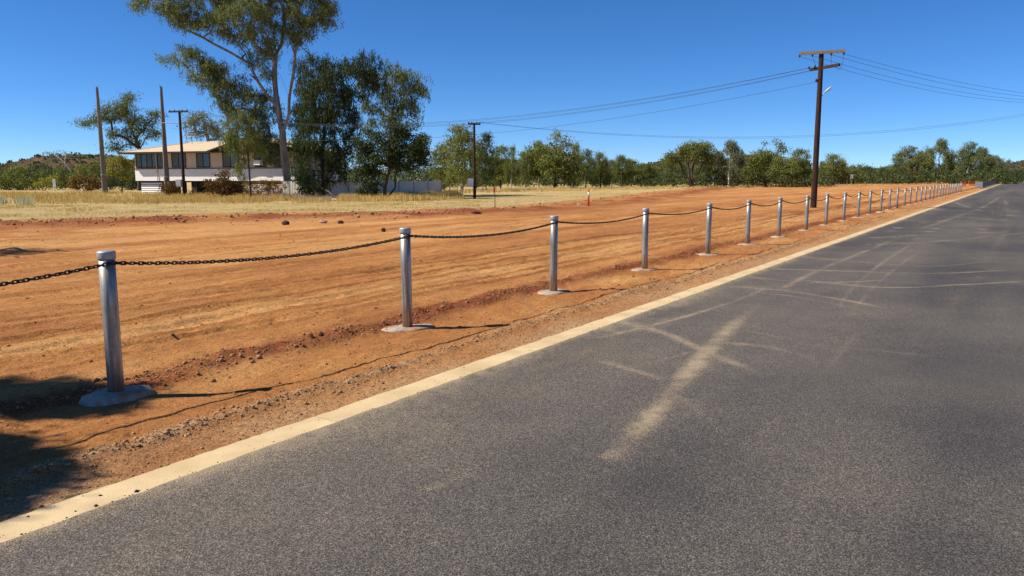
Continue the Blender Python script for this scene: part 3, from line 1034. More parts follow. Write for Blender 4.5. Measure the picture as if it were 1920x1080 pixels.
rock(536, 424, 15, 8, M['darkrock'], 'dark lump of rock, leftmost of three on the red earth', 1)
rock(606, 421, 14, 6, M['palerock'], 'pale pinkish rock between two darker ones on the red earth', 2)
rock(639, 422, 12, 6, M['darkrock'], 'small dark rock just right of the pale rock', 3)
rock(719, 438, 9, 7, M['darkrock'], 'small pointed clod left of the second bollard top', 4)
rock(893, 405, 20, 5, M['darkrock'], 'flat dark clod behind the chain, near the flagged stake', 5)
rock(325, 640, 8, 4, M['darkrock'], 'tiny dark stone on smooth earth right of the leftmost bollard', 6)
rock(582, 644, 13, 9, M['stone'], 'red clod, largest on the ridge between the first two bollards', 7)
rock(602, 636, 11, 9, M['darkrock'], 'dark clod beside the large red clod on the ridge', 8)
rock(1298, 433, 9, 4, M['palerock'], 'pale stone between the fourth and fifth bollards', 9)
rock(1086, 388, 10, 4, M['palerock'], 'pale flat stone just left of the red marker post', 10)
# ------------------------------------------------------------------ trees
def quat_frame(ax):
    h = np.where(np.abs(ax[:, 2:3]) < 0.9, np.array([[0, 0, 1.0]]), np.array([[1.0, 0, 0]]))
    s = np.cross(ax, h)
    s /= np.linalg.norm(s, axis=1, keepdims=True)
    return s, np.cross(ax, s)


def leaves_mesh(centres, rad, per, Ln, Wd, droop, rg, flat=0.7, name='crown', spread=None):
    """centres Nx3 clump centres, rad N radii; returns a mesh of many small leaf faces"""
    n = len(centres)
    cnt = np.maximum(6, (per * (rad / rad.mean()) ** 2).astype(int))
    ids = np.repeat(np.arange(n), cnt)
    tot = len(ids)
    off = np.clip(rg.normal(0, 0.5, (tot, 3)), -1.25, 1.25) * rad[ids][:, None]
    off[:, 2] *= flat
    if droop > 0.5:     # leaves hang in strands from the twigs of the clump
        ns = 9
        st = rg.integers(0, ns, tot)
        root = np.clip(rg.normal(0, 0.55, (n, ns, 3)), -1.2, 1.2) * rad[:, None, None]
        sl = rad[:, None] * rg.uniform(0.5, 1.5, (n, ns)) * (0.4 + 2.0 * (droop - 0.5))
        sway = rg.normal(0, 0.18, (n, ns, 2))
        t = rg.random(tot)
        ln_ = sl[ids, st] * t
        hang = root[ids, st] * np.array([1, 1, flat]) + rg.normal(0, 0.13, (tot, 3)) * rad[ids][:, None]
        hang[:, 2] -= ln_
        hang[:, :2] += sway[ids, st] * ln_[:, None]
        mixm = rg.random(tot) < 0.55 + 0.45 * (droop - 0.5) * 2
        off = np.where(mixm[:, None], hang, off)
    c = centres[ids] + off
    ax = rg.normal(0, 1, (tot, 3)) * (1 - droop * 0.75)
    ax[:, 2] -= droop * 1.7
    ax /= np.linalg.norm(ax, axis=1, keepdims=True)
    s, nn = quat_frame(ax)
    th = rg.uniform(0, 6.28, tot)[:, None]
    s = s * np.cos(th) + nn * np.sin(th)
    ln = Ln * rg.uniform(0.65, 1.35, tot)[:, None]
    wd = Wd * rg.uniform(0.7, 1.3, tot)[:, None]
    vv = np.stack([c - ax * ln / 2, c + s * wd / 2 - ax * ln * 0.08, c + ax * ln / 2, c - s * wd / 2 - ax * ln * 0.08], 1).reshape(-1, 3)
    return mesh_from(vv, np.arange(tot * 4), 4, name)


def grow(nodes, parents, clumps, rg, jit=0.12, steps=4):
    """connect each clump centre to the nearest suitable node of the skeleton"""
    nodes = [np.array(q, float) for q in nodes]
    parents = list(parents)
    base = nodes[0]
    order = np.argsort(np.linalg.norm(clumps - nodes[min(len(nodes) - 1, 3)], axis=1))
    ends = []
    for ci in order:
        c = clumps[ci]
        arr = np.array(nodes)
        d = np.linalg.norm(arr - c, axis=1)
        pen = d + np.maximum(0, arr[:, 2] - c[2]) * 1.3
        pen[0] += 100
        j = int(np.argmin(pen))
        p = nodes[j]
        prev = j
        dist = np.linalg.norm(c - p)
        m = max(1, min(steps, int(dist / 0.5)))
        for q in range(1, m + 1):
            t = q / m
            w = p + (c - p) * t + rg.normal(0, jit * dist * 0.35, 3) * (1 - t) + np.array([0, 0, 0.16 * dist * math.sin(math.pi * t) * (0.3 if c[2] < p[2] else 0.6)])
            if q == m:
                w = c
            nodes.append(w)
            parents.append(prev)
            prev = len(nodes) - 1
        ends.append(prev)
    return nodes, parents, ends


def limbs_mesh(nodes, parents, ends, r0, rmin, sides=6, rexp=0.5, name='trunk'):
    n = len(nodes)
    w = np.zeros(n)
    for e in ends:
        w[e] += 1
    for i in range(n - 1, 0, -1):
        w[parents[i]] += w[i]
    wt = max(w[0], 1)
    r = np.maximum(rmin, r0 * (np.maximum(w, 0.4) / wt) ** rexp)
    zb = nodes[0][2]
    for i in range(n):       # root flare
        hh = nodes[i][2] - zb
        if hh < 1.2 and w[i] > wt * 0.5:
            r[i] *= 1 + 0.35 * (1 - hh / 1.2) ** 2
    A = np.array([nodes[parents[i]] for i in range(1, n)])
    B = np.array([nodes[i] for i in range(1, n)])
    ra = np.array([min(r[parents[i]], r[i] * 1.35) if parents[i] != i - 1 else r[parents[i]] for i in range(1, n)])
    rb = r[1:]
    ax = B - A
    ln = np.linalg.norm(ax, axis=1, keepdims=True)
    ok = ln[:, 0] > 1e-5
    A, B, ra, rb, ax, ln = A[ok], B[ok], ra[ok], rb[ok], ax[ok], ln[ok]
    ax = ax / ln
    # a shared reference keeps neighbouring rings aligned
    ref = np.tile(np.array([[1.0, 0.03, 0.02]]), (len(ax), 1))
    bad = np.abs((ax * ref).sum(1)) > 0.95
    ref[bad] = [0, 1.0, 0]
    s = np.cross(ax, ref)
    s /= np.linalg.norm(s, axis=1, keepdims=True)
    t = np.cross(ax, s)
    an = np.arange(sides) * 2 * math.pi / sides
    ca, sa = np.cos(an), np.sin(an)
    ring = s[:, None, :] * ca[None, :, None] + t[:, None, :] * sa[None, :, None]
    va = A[:, None, :] - ax[:, None, :] * (ra * 0.25)[:, None, None] + ring * ra[:, None, None]
    vb = B[:, None, :] + ax[:, None, :] * (rb * 0.25)[:, None, None] + ring * rb[:, None, None]
    vv = np.concatenate([va, vb], 1).reshape(-1, 3)
    k = np.arange(sides)
    q = np.stack([k, (k + 1) % sides, sides + (k + 1) % sides, sides + k], 1)
    ff = (q[None] + (np.arange(len(A)) * 2 * sides)[:, None, None]).reshape(-1, 4)
    return mesh_from(vv, ff, 4, name, True)


def px_tree(name, label, D, base_px, limbs, blobs, r0, leaf, bark, per, Ln, Wd, droop, crad, seed, dens=1.0, group=None, ddepth=1.0, twist=0.3, cat='tree', rmin=0.012, jit=0.12, loc=None):
    """tree whose limbs and leaf masses are given as pixels at the tree's own distance D"""
    rg = np.random.default_rng(seed)
    if loc is None:
        b = G(*base_px)
        b = np.array([b[0] * D / b[1], D, 0.0])
    else:
        b = np.array(loc, float)
    b[2] = 0.0
    k = D / F
    nodes, parents = [b.copy() - np.array([0, 0, 0.2])], [0]
    idx_by_key = {}
    for li, lm in enumerate(limbs):
        pts = lm['p']
        prev = 0
        if 'from' in lm:
            prev = idx_by_key[lm['from']]
        dd = lm.get('dd', 0.0)
        m = len(pts)
        for q, (px, py) in enumerate(pts):
            w = P(px, py, D + (dd * (q + 1) / m + rg.normal(0, 0.03)) * 1.0)
            if 'from' in lm:
                w[1] += nodes[prev][1] - D if q == 0 else 0
            nodes.append(w)
            parents.append(prev)
            prev = len(nodes) - 1
            idx_by_key[(li, q)] = prev
    cl, cr = [], []
    for bl in blobs:
        px, py, rx, ry = bl[:4]
        dd = bl[4] if len(bl) > 4 else 0.0
        rx, ry = rx * k, ry * k
        rz = (rx + ry) / 2 * ddepth
        c0 = P(px, py, D + dd)
        n = max(2, int(dens * 2.2 * (rx * ry + rx * rz + ry * rz) / (crad * crad) / 3))
        d = rg.normal(0, 1, (n, 3))
        d /= np.linalg.norm(d, axis=1, keepdims=True)
        rr = rg.uniform(0.35, 1.0, (n, 1)) ** 0.6
        cl.append(c0 + d * rr * np.array([max(rx - crad * 0.25, 0.55 * rx), max(rz - crad * 0.3, 0.5 * rz), max(ry - crad * 0.25, 0.55 * ry)]))
        cr.append(crad * rg.uniform(0.6, 1.25, n))
    cl, cr = np.concatenate(cl), np.concatenate(cr)
    ok = cl[:, 2] > 0.25
    cl, cr = cl[ok], cr[ok]
    nodes, parents, ends = grow(nodes, parents, cl, rg, jit)
    nodes = [q - b for q in nodes]
    rt = tag(empty(name, b), label, cat, group)
    link('trunk', limbs_mesh(nodes, parents, ends, r0, rmin), bark, rt)
    link('crown', leaves_mesh(cl - b, cr, per, Ln, Wd, droop, rg), leaf, rt)
    return rt


def LM(p, fr=None, dd=0.0):
    d = {'p': p, 'dd': dd}
    if fr is not None:
        d['from'] = fr
    return d


# the big river gum by the house
px_tree('gum_tree', 'tallest gum tree with pale forked trunk beside the house, its top out of frame', 70, (541, 369),
        [LM([(540, 352), (538, 330), (534, 300), (531, 270), (530, 248)]),
         LM([(524, 222), (521, 200), (517, 172), (515, 150), (515, 125), (518, 100), (528, 84), (532, 50), (530, 10)], (0, 4), 0.5),
         LM([(508, 188), (495, 170), (482, 150), (465, 137), (445, 128), (425, 125), (405, 127)], (1, 1), -1.5),
         LM([(478, 135), (470, 120), (452, 110), (435, 100), (420, 92), (400, 82), (380, 70), (362, 62), (340, 50), (320, 35)], (2, 2), 1.0),
         LM([(536, 232), (542, 212), (542, 190), (544, 170), (550, 140), (553, 115), (553, 100), (546, 85), (540, 66), (543, 30)], (0, 4), -1.0),
         LM([(562, 90), (572, 78), (587, 62), (603, 50), (620, 42), (634, 38)], (4, 6), 1.5),
         LM([(507, 95), (496, 72), (488, 52), (482, 25), (470, 0)], (1, 4), -1.5),
         LM([(458, 100), (430, 60), (400, 30), (370, 10)], (3, 2), 2.0),
         LM([(552, 264), (562, 256), (575, 250)], (0, 3), -1.0),
         LM([(545, 190), (535, 165), (525, 140)], (4, 2), 1.0)],
        [(285, 6, 40, 16), (335, 15, 50, 24), (340, 42, 34, 16), (395, 15, 60, 34, 1), (455, 18, 55, 38, -1.5), (520, 8, 55, 36, 1), (575, 12, 48, 34, -1),
         (605, 22, 34, 24), (395, 52, 42, 22), (445, 62, 36, 26, 1), (490, 60, 32, 30, -1), (560, 58, 40, 26), (505, 95, 20, 26), (480, 110, 22, 20, 1),
         (340, -32, 60, 30), (420, -40, 80, 40), (510, -48, 80, 46), (580, -40, 60, 40), (470, -90, 90, 30),
         (310, 108, 20, 11), (350, 96, 30, 15), (365, 122, 36, 20), (392, 150, 36, 22), (418, 135, 26, 16), (428, 182, 26, 34), (452, 168, 26, 32, 1),
         (440, 225, 22, 36), (475, 200, 22, 34), (470, 240, 20, 40), (495, 235, 16, 40, 1), (510, 265, 22, 24, 1), (540, 52, 30, 22), (612, 45, 16, 12), (503, 140, 16, 20), (520, 215, 14, 20, 1), (562, 215, 13, 30, 1), (566, 165, 14, 24, 1), (500, 180, 12, 22, 1), (555, 265, 14, 14, 1), (415, 165, 24, 20), (400, 125, 26, 16), (572, 205, 16, 34, 2), (570, 255, 15, 30, 2), (568, 130, 14, 22, 1), (512, 290, 18, 22, 1), (492, 275, 14, 26), (575, 300, 14, 26, 2), (545, 225, 8, 22, 2)],
        0.35, M['leaf_gum'], M['bark'], 150, 0.22, 0.055, 0.62, 0.66, 1, dens=1.75, cat='tree')

px_tree('drooping_tree', 'dark dense weeping tree right of the tall gum, with a slim dark trunk', 66, (606, 371),
        [LM([(605, 345), (604, 310), (606, 270), (610, 230), (618, 190), (630, 155), (640, 130)]),
         LM([(598, 200), (590, 160), (594, 125)], (0, 3), 1.0), LM([(650, 170), (675, 140), (695, 120)], (0, 4), -1.0)],
        [(600, 115, 30, 24), (585, 160, 26, 34), (618, 165, 34, 44, -1), (650, 140, 38, 34), (690, 118, 36, 20), (705, 145, 22, 22), (640, 215, 30, 44), (600, 235, 26, 44),
         (588, 292, 24, 44), (622, 285, 20, 46), (575, 335, 16, 22), (640, 300, 16, 34), (578, 215, 16, 30), (665, 175, 24, 26), (566, 262, 14, 36), (568, 312, 14, 32), (655, 262, 14, 34), (662, 222, 13, 26), (610, 330, 14, 26), (600, 200, 20, 30)],
        0.17, M['leaf_dark'], M['darkbark'], 180, 0.22, 0.052, 0.85, 0.60, 2, dens=1.5)

px_tree('tall_open_tree', 'tall open gum with upright stems behind the dark round tree', 76, (727, 366),
        [LM([(727, 340), (729, 300), (731, 260), (734, 225), (738, 195), (742, 165), (745, 140)]),
         LM([(715, 250), (700, 222), (688, 200)], (0, 2), 1.0), LM([(752, 200), (765, 175), (775, 155)], (0, 3), -1.0)],
        [(745, 138, 32, 18), (772, 150, 24, 22), (788, 172, 15, 22), (715, 170, 30, 24), (690, 190, 20, 20), (750, 185, 30, 26), (725, 210, 26, 24), (770, 205, 24, 26),
         (700, 140, 18, 14), (735, 240, 22, 22), (690, 225, 16, 20), (678, 160, 14, 16)],
        0.16, M['leaf_gum'], M['bark'], 150, 0.24, 0.058, 0.8, 0.62, 3, dens=1.3)

px_tree('round_dark_tree', 'dark round-crowned tree with two thin leaning trunks before the white fence', 62, (720, 372),
        [LM([(722, 352), (727, 330), (732, 312), (738, 295)]), LM([(741, 352), (741, 332), (748, 312)], None, 0.6), LM([(700, 300), (685, 290)], (0, 2), 0.5)],
        [(688, 262, 28, 24), (735, 250, 34, 24), (765, 262, 34, 30), (718, 290, 44, 28), (760, 298, 40, 26), (785, 290, 24, 24), (690, 305, 28, 28), (684, 335, 22, 24), (700, 350, 14, 16), (800, 305, 12, 14)],
        0.15, M['leaf_dark'], M['darkbark'], 140, 0.19, 0.08, 0.3, 0.55, 4, dens=1.7)

px_tree('weeping_sapling', 'slender weeping sapling hanging in front of the house wall', 63, (470, 366),
        [LM([(469, 345), (467, 315), (464, 280), (462, 250), (458, 225)]), LM([(450, 240), (440, 225)], (0, 3))],
        [(455, 215, 22, 18), (440, 240, 16, 24), (470, 235, 18, 24), (440, 275, 11, 30), (452, 310, 10, 34), (466, 270, 11, 24), (428, 262, 9, 24), (482, 262, 12, 24)],
        0.07, M['leaf_olive'], M['darkbark'], 100, 0.20, 0.04, 0.95, 0.42, 5, dens=1.15)

px_tree('gum_tree', 'spreading gum tree rising behind the left end of the house', 104, (262, 356),
        [LM([(262, 330), (263, 300), (262, 280), (255, 262)]), LM([(240, 262), (222, 250), (200, 243), (180, 236)], (0, 2), 1.0),
         LM([(245, 240), (235, 215), (228, 195)], (0, 3)), LM([(272, 262), (283, 245), (292, 225)], (0, 2), -1.0)],
        [(165, 232, 18, 9), (195, 228, 22, 16), (215, 205, 26, 20), (238, 190, 18, 14), (240, 215, 26, 20), (262, 235, 22, 20), (290, 220, 16, 18), (285, 250, 18, 14), (225, 250, 26, 16), (215, 275, 20, 12), (250, 265, 18, 12)],
        0.26, M['leaf_gum'], M['darkbark'], 100, 0.32, 0.085, 0.5, 0.95, 6, dens=2.4)

px_tree('gum_tree', 'grey-green gum crown showing above the house roof', 100, (396, 356),
        [LM([(396, 320), (394, 290), (390, 262), (385, 240)]), LM([(405, 262), (420, 250)], (0, 2))],
        [(380, 215, 16, 14), (362, 232, 18, 16), (395, 235, 22, 18), (412, 245, 18, 18), (372, 250, 16, 12), (425, 262, 16, 12)],
        0.2, M['leaf_grey'], M['bark'], 90, 0.32, 0.085, 0.6, 0.9, 7, dens=2.2)

px_tree('yellow_green_tree', 'bright yellow-green small tree left of the house corner', 88, (228, 359),
        [LM([(229, 350), (231, 338)]), LM([(222, 345), (214, 332)], None, 0.5), LM([(238, 348), (244, 334)], None, -0.5)],
        [(222, 305, 20, 14), (235, 320, 18, 16), (212, 325, 13, 14), (228, 300, 14, 10), (242, 335, 10, 10)],
        0.10, M['leaf_yellow'], M['darkbark'], 60, 0.22, 0.11, 0.2, 0.55, 8, dens=1.3)

px_tree('thin_gum_tree', 'thin pale-limbed tree with sparse top against the dark hill', 150, (138, 348),
        [LM([(136, 330), (130, 316), (122, 306), (113, 297), (100, 291)]), LM([(122, 298), (125, 288)], (0, 2))],
        [(88, 287, 10, 4), (102, 288, 10, 5), (122, 284, 10, 5), (128, 290, 6, 4)],
        0.11, M['leaf_grey'], M['whitebark'], 22, 0.40, 0.13, 0.3, 0.7, 9, dens=0.9, rmin=0.045)


def shrub(label, D, px, base_py, blobs, leaf, seed, per=70, Ln=0.2, Wd=0.09, crad=0.45, dens=1.3, name='shrub', droop=0.2):
    limbs = [LM([(px + dx, base_py - 8)], None, dx * 0.05) for dx in (-6, 0, 6)]
    return px_tree(name, label, D, (px, base_py), limbs, blobs, 0.05, leaf, M['darkbark'], per, Ln, Wd, droop, crad, seed, dens, cat='shrub')


shrub('large rusty brown bush in front of the house centre', 66, 415, 367, [(400, 345, 18, 14), (420, 330, 16, 16), (425, 350, 24, 15), (440, 345, 14, 14), (410, 358, 24, 9)], M['leaf_brown'], 21)
shrub('low rusty bush under the second tall grey post', 70, 316, 365, [(308, 352, 12, 9), (325, 350, 14, 10), (318, 358, 18, 6)], M['leaf_brown'], 22)
shrub('small bare pinkish shrub beside the meter box pole', 68, 361, 366, [(361, 356, 8, 7)], M['leaf_brown'], 23, 14, 0.16, 0.05, 0.35, 0.7)
shrub('wide dark rusty bush left of the first tall post', 96, 160, 358, [(140, 343, 18, 11), (165, 338, 20, 13), (185, 345, 12, 11), (160, 351, 30, 7)], M['leaf_brown'], 24, 70, 0.28, 0.12, 0.6)
shrub('yellow-flowering shrub beside the white sign', 104, 82, 356, [(72, 347, 11, 7), (86, 341, 10, 6), (98, 336, 8, 5)], M['leaf_yellow'], 25, 60, 0.28, 0.12, 0.55)
shrub('dense green shrub at the foot of the dark weeping tree', 64, 580, 371, [(574, 352, 11, 14), (590, 358, 12, 12), (566, 360, 8, 9)], M['leaf_dark'], 26, 90)
shrub('low dark shrub under the round dark tree', 62, 690, 373, [(686, 358, 14, 12), (704, 364, 12, 8), (668, 364, 10, 8)], M['leaf_dark'], 27, 80)
shrub('dark leafy bush behind the trunk of the tall gum', 72, 556, 366, [(552, 350, 10, 14), (562, 340, 10, 14)], M['leaf_dark'], 28, 80)
shrub('pale green shrub beyond the right end of the white fence', 88, 838, 360, [(835, 345, 14, 12), (848, 338, 12, 12)], M['leaf_olive'], 29, 60, 0.24, 0.1, 0.5)
for q, (px, py, w, h, lf, lab) in enumerate([(18, 330, 30, 22, 'leaf_olive', 'big dark green bush at the far left edge'), (60, 328, 24, 20, 'leaf_olive', 'green bush second from the left edge below the hill'),
                                             (110, 330, 24, 18, 'leaf_olive', 'round green bush behind the white sign'), (150, 322, 20, 16, 'leaf_olive', 'olive bush behind the dark rusty bush'),
                                             (185, 318, 18, 18, 'leaf_olive', 'light olive bush just left of the first tall post'), (205, 335, 12, 14, 'leaf_dark', 'dark bush behind the first tall post'),
                                             (250, 340, 12, 14, 'leaf_dark', 'dark bush against the left corner of the house')]):
    shrub(lab, 108 + 3 * (q % 3), px, 356, [(px, py, w, h), (px - w * 0.5, py + h * 0.7, w * 0.6, h * 0.6), (px + w * 0.5, py + h * 0.7, w * 0.6, h * 0.6), (px, py + h * 1.1, w, h * 0.5)], M[lf], 31 + q, 55, 0.30, 0.13, 0.75, 1.2)

# --- far trees: a few kinds, each copied with its own place and size
def tree_kind(kind, seed):
    rg = np.random.default_rng(seed)
    if kind == 'bushy':
        Ht, cr, n = 9.0, 0.95, 170
        c = rg.normal(0, 1, (n, 3)); c /= np.linalg.norm(c, axis=1, keepdims=True)
        lobes = np.array([[0, 0, 5.6], [1.7, 0.4, 4.2], [-1.6, -0.5, 4.4], [0.5, -1.4, 3.2], [-0.8, 1.3, 3.0], [-2.0, 0.6, 2.4], [2.2, -0.7, 2.5]]) + rg.normal(0, 0.35, (7, 3))
        lr = np.array([2.3, 1.8, 1.9, 1.8, 1.8, 1.4, 1.4])
        k = rg.integers(0, 7, n)
        cl = lobes[k] + c * lr[k][:, None] * rg.uniform(0.55, 1, (n, 1)) * np.array([1, 1, 0.95])
        trunk = [(0, 0, -0.2), (0.1, 0, 1.0), (0.0, 0.1, 2.2), (0.1, 0, 3.6), (0, 0, 5.0)]
        r0, per, Ln, Wd, dr = 0.2, 75, 0.34, 0.13, 0.35
    elif kind == 'gum':
        Ht, cr, n = 13.0, 1.0, 175
        lobes = np.array([[0.3, 0, 11.2], [1.9, 0.5, 9.4], [-2.0, -0.4, 8.8], [0.6, -1.4, 7.4], [-1.0, 1.3, 6.4], [2.6, -0.6, 6.0], [-2.6, 0.7, 4.8], [1.0, 0.8, 3.6]]) + rg.normal(0, 0.7, (8, 3))
        lr = np.array([1.8, 1.7, 1.8, 1.9, 1.9, 1.5, 1.5, 1.7])
        c = rg.normal(0, 1, (n, 3)); c /= np.linalg.norm(c, axis=1, keepdims=True)
        k = rg.integers(0, 8, n)
        cl = lobes[k] + c * lr[k][:, None] * rg.uniform(0.3, 1, (n, 1)) * np.array([0.85, 0.85, 1.05])
        trunk = [(0, 0, -0.2), (0.1, 0, 1.5), (0.0, 0.1, 3.2), (0.3, 0, 5.0), (0.1, 0.2, 7.0), (0.3, 0, 9.0)]
        r0, per, Ln, Wd, dr = 0.24, 72, 0.36, 0.12, 0.62
    elif kind == 'wispy':
        Ht, cr, n = 9.0, 0.8, 110
        z = rg.uniform(1.8, 9.0, n)
        w = 1.9 * np.sin(np.clip((z - 0.6) / 8.8, 0, 1) * math.pi) ** 0.7
        th = rg.uniform(0, 6.28, n)
        rr = np.sqrt(rg.random(n)) * w
        cl = np.stack([rr * np.cos(th), rr * np.sin(th), z], 1)
        trunk = [(0, 0, -0.2), (0.1, 0, 1.5), (0.0, 0.15, 3.2), (0.2, 0, 5.0), (0.1, 0.1, 7.0), (0.25, 0, 8.6)]
        r0, per, Ln, Wd, dr = 0.11, 48, 0.34, 0.11, 0.6
    elif kind == 'vase':
        Ht, cr, n = 9.0, 0.9, 140
        lobes = np.array([[0, 0, 7.4], [2.0, 0.3, 6.8], [-2.2, 0, 6.5], [3.2, 0, 5.2], [-3.2, 0.4, 5.0], [0.8, -1.4, 5.6], [-0.8, 1.5, 5.5]]) + rg.normal(0, 0.35, (7, 3))
        lr = np.array([1.6, 1.5, 1.5, 1.2, 1.2, 1.3, 1.3])
        c = rg.normal(0, 1, (n, 3)); c /= np.linalg.norm(c, axis=1, keepdims=True)
        k = rg.integers(0, 7, n)
        cl = lobes[k] + c * lr[k][:, None] * rg.uniform(0.4, 1, (n, 1))
        trunk = [(0, 0, -0.2), (0, 0, 0.5)]
        r0, per, Ln, Wd, dr = 0.32, 70, 0.34, 0.13, 0.35
    else:                                   # scrub
        Ht, cr, n = 4.0, 0.65, 46
        c = rg.normal(0, 1, (n, 3)); c /= np.linalg.norm(c, axis=1, keepdims=True)
        cl = np.array([0, 0, 2.0]) + c * np.array([2.0, 2.0, 1.7]) * rg.uniform(0.4, 1, (n, 1))
        trunk = [(0, 0, -0.2), (0.1, 0, 0.6), (0, 0, 1.5)]
        r0, per, Ln, Wd, dr = 0.09, 50, 0.34, 0.14, 0.3
    cl = cl[cl[:, 2] > 0.5]
    rad = cr * rg.uniform(0.6, 1.3, len(cl))
    nodes = [np.array(q, float) for q in trunk]
    parents = [0] + list(range(len(trunk) - 1))
    if kind == 'vase':
        for ax in ((-1.3, 0.2), (0.2, 0.3), (1.3, -0.2), (-0.5, -0.5)):
            prev = 1
            for z in (1.5, 2.8, 4.2, 5.4):
                nodes.append(np.array([ax[0] * z / 3.0, ax[1] * z / 3.0, z]) + rg.normal(0, 0.06, 3))
                parents.append(prev)
                prev = len(nodes) - 1
    nodes, parents, ends = grow(nodes, parents, cl, rg)
    top = cl[:, 2].max() + cr * 0.6
    wid = np.percentile(np.abs(cl[:, 0]), 96) + cr * 0.5
    return dict(trunk=limbs_mesh(nodes, parents, ends, r0, 0.035, 5), crown=leaves_mesh(cl, rad, per, Ln, Wd, dr, rg), h=top, w=wid * 2)


KINDS = {}
for kd, cnt in (('bushy', 3), ('gum', 4), ('wispy', 3), ('vase', 2), ('scrub', 3)):
    KINDS[kd] = [tree_kind(kd, 100 + 7 * q + len(kd)) for q in range(cnt)]
MATCACHE = {}


def variant(kd, vi, part, mat):
    key = (kd, vi, part, mat)
    if key not in MATCACHE:
        me = KINDS[kd][vi][part].copy()
        me.materials.clear()
        me.materials.append(M[mat])
        MATCACHE[key] = me
    return MATCACHE[key]


def far_tree(px, top, wpx, D, kd, vi, leaf, bark, label, name=None, group='trees beyond the lot', rz=None, base=0.0, cat='tree'):
    vi = vi % len(KINDS[kd])
    K = KINDS[kd][vi]
    x = (px - 960) / F * D * (math.cos(PITCH) + 0.0)
    x = P(px, 340, D)[0]
    h = P(px, top, D)[2]
    sz = h / K['h']
    sx = (wpx * D / F) / K['w']
    sx = min(max(sx, sz * 0.55), sz * 1.7)
    rt = empty(name or {'bushy': 'bushy_tree', 'gum': 'gum_tree', 'wispy': 'slender_tree', 'vase': 'branching_tree', 'scrub': 'scrub_tree'}[kd], (x, D, base), random.uniform(-0.5, 0.5) if rz is None else rz)
    rt.scale = (sx, sx, sz)
    tag(rt, label, cat, group)
    link('trunk', variant(kd, vi, 'trunk', bark), None, rt)
    link('crown', variant(kd, vi, 'crown', leaf), None, rt)
    return rt


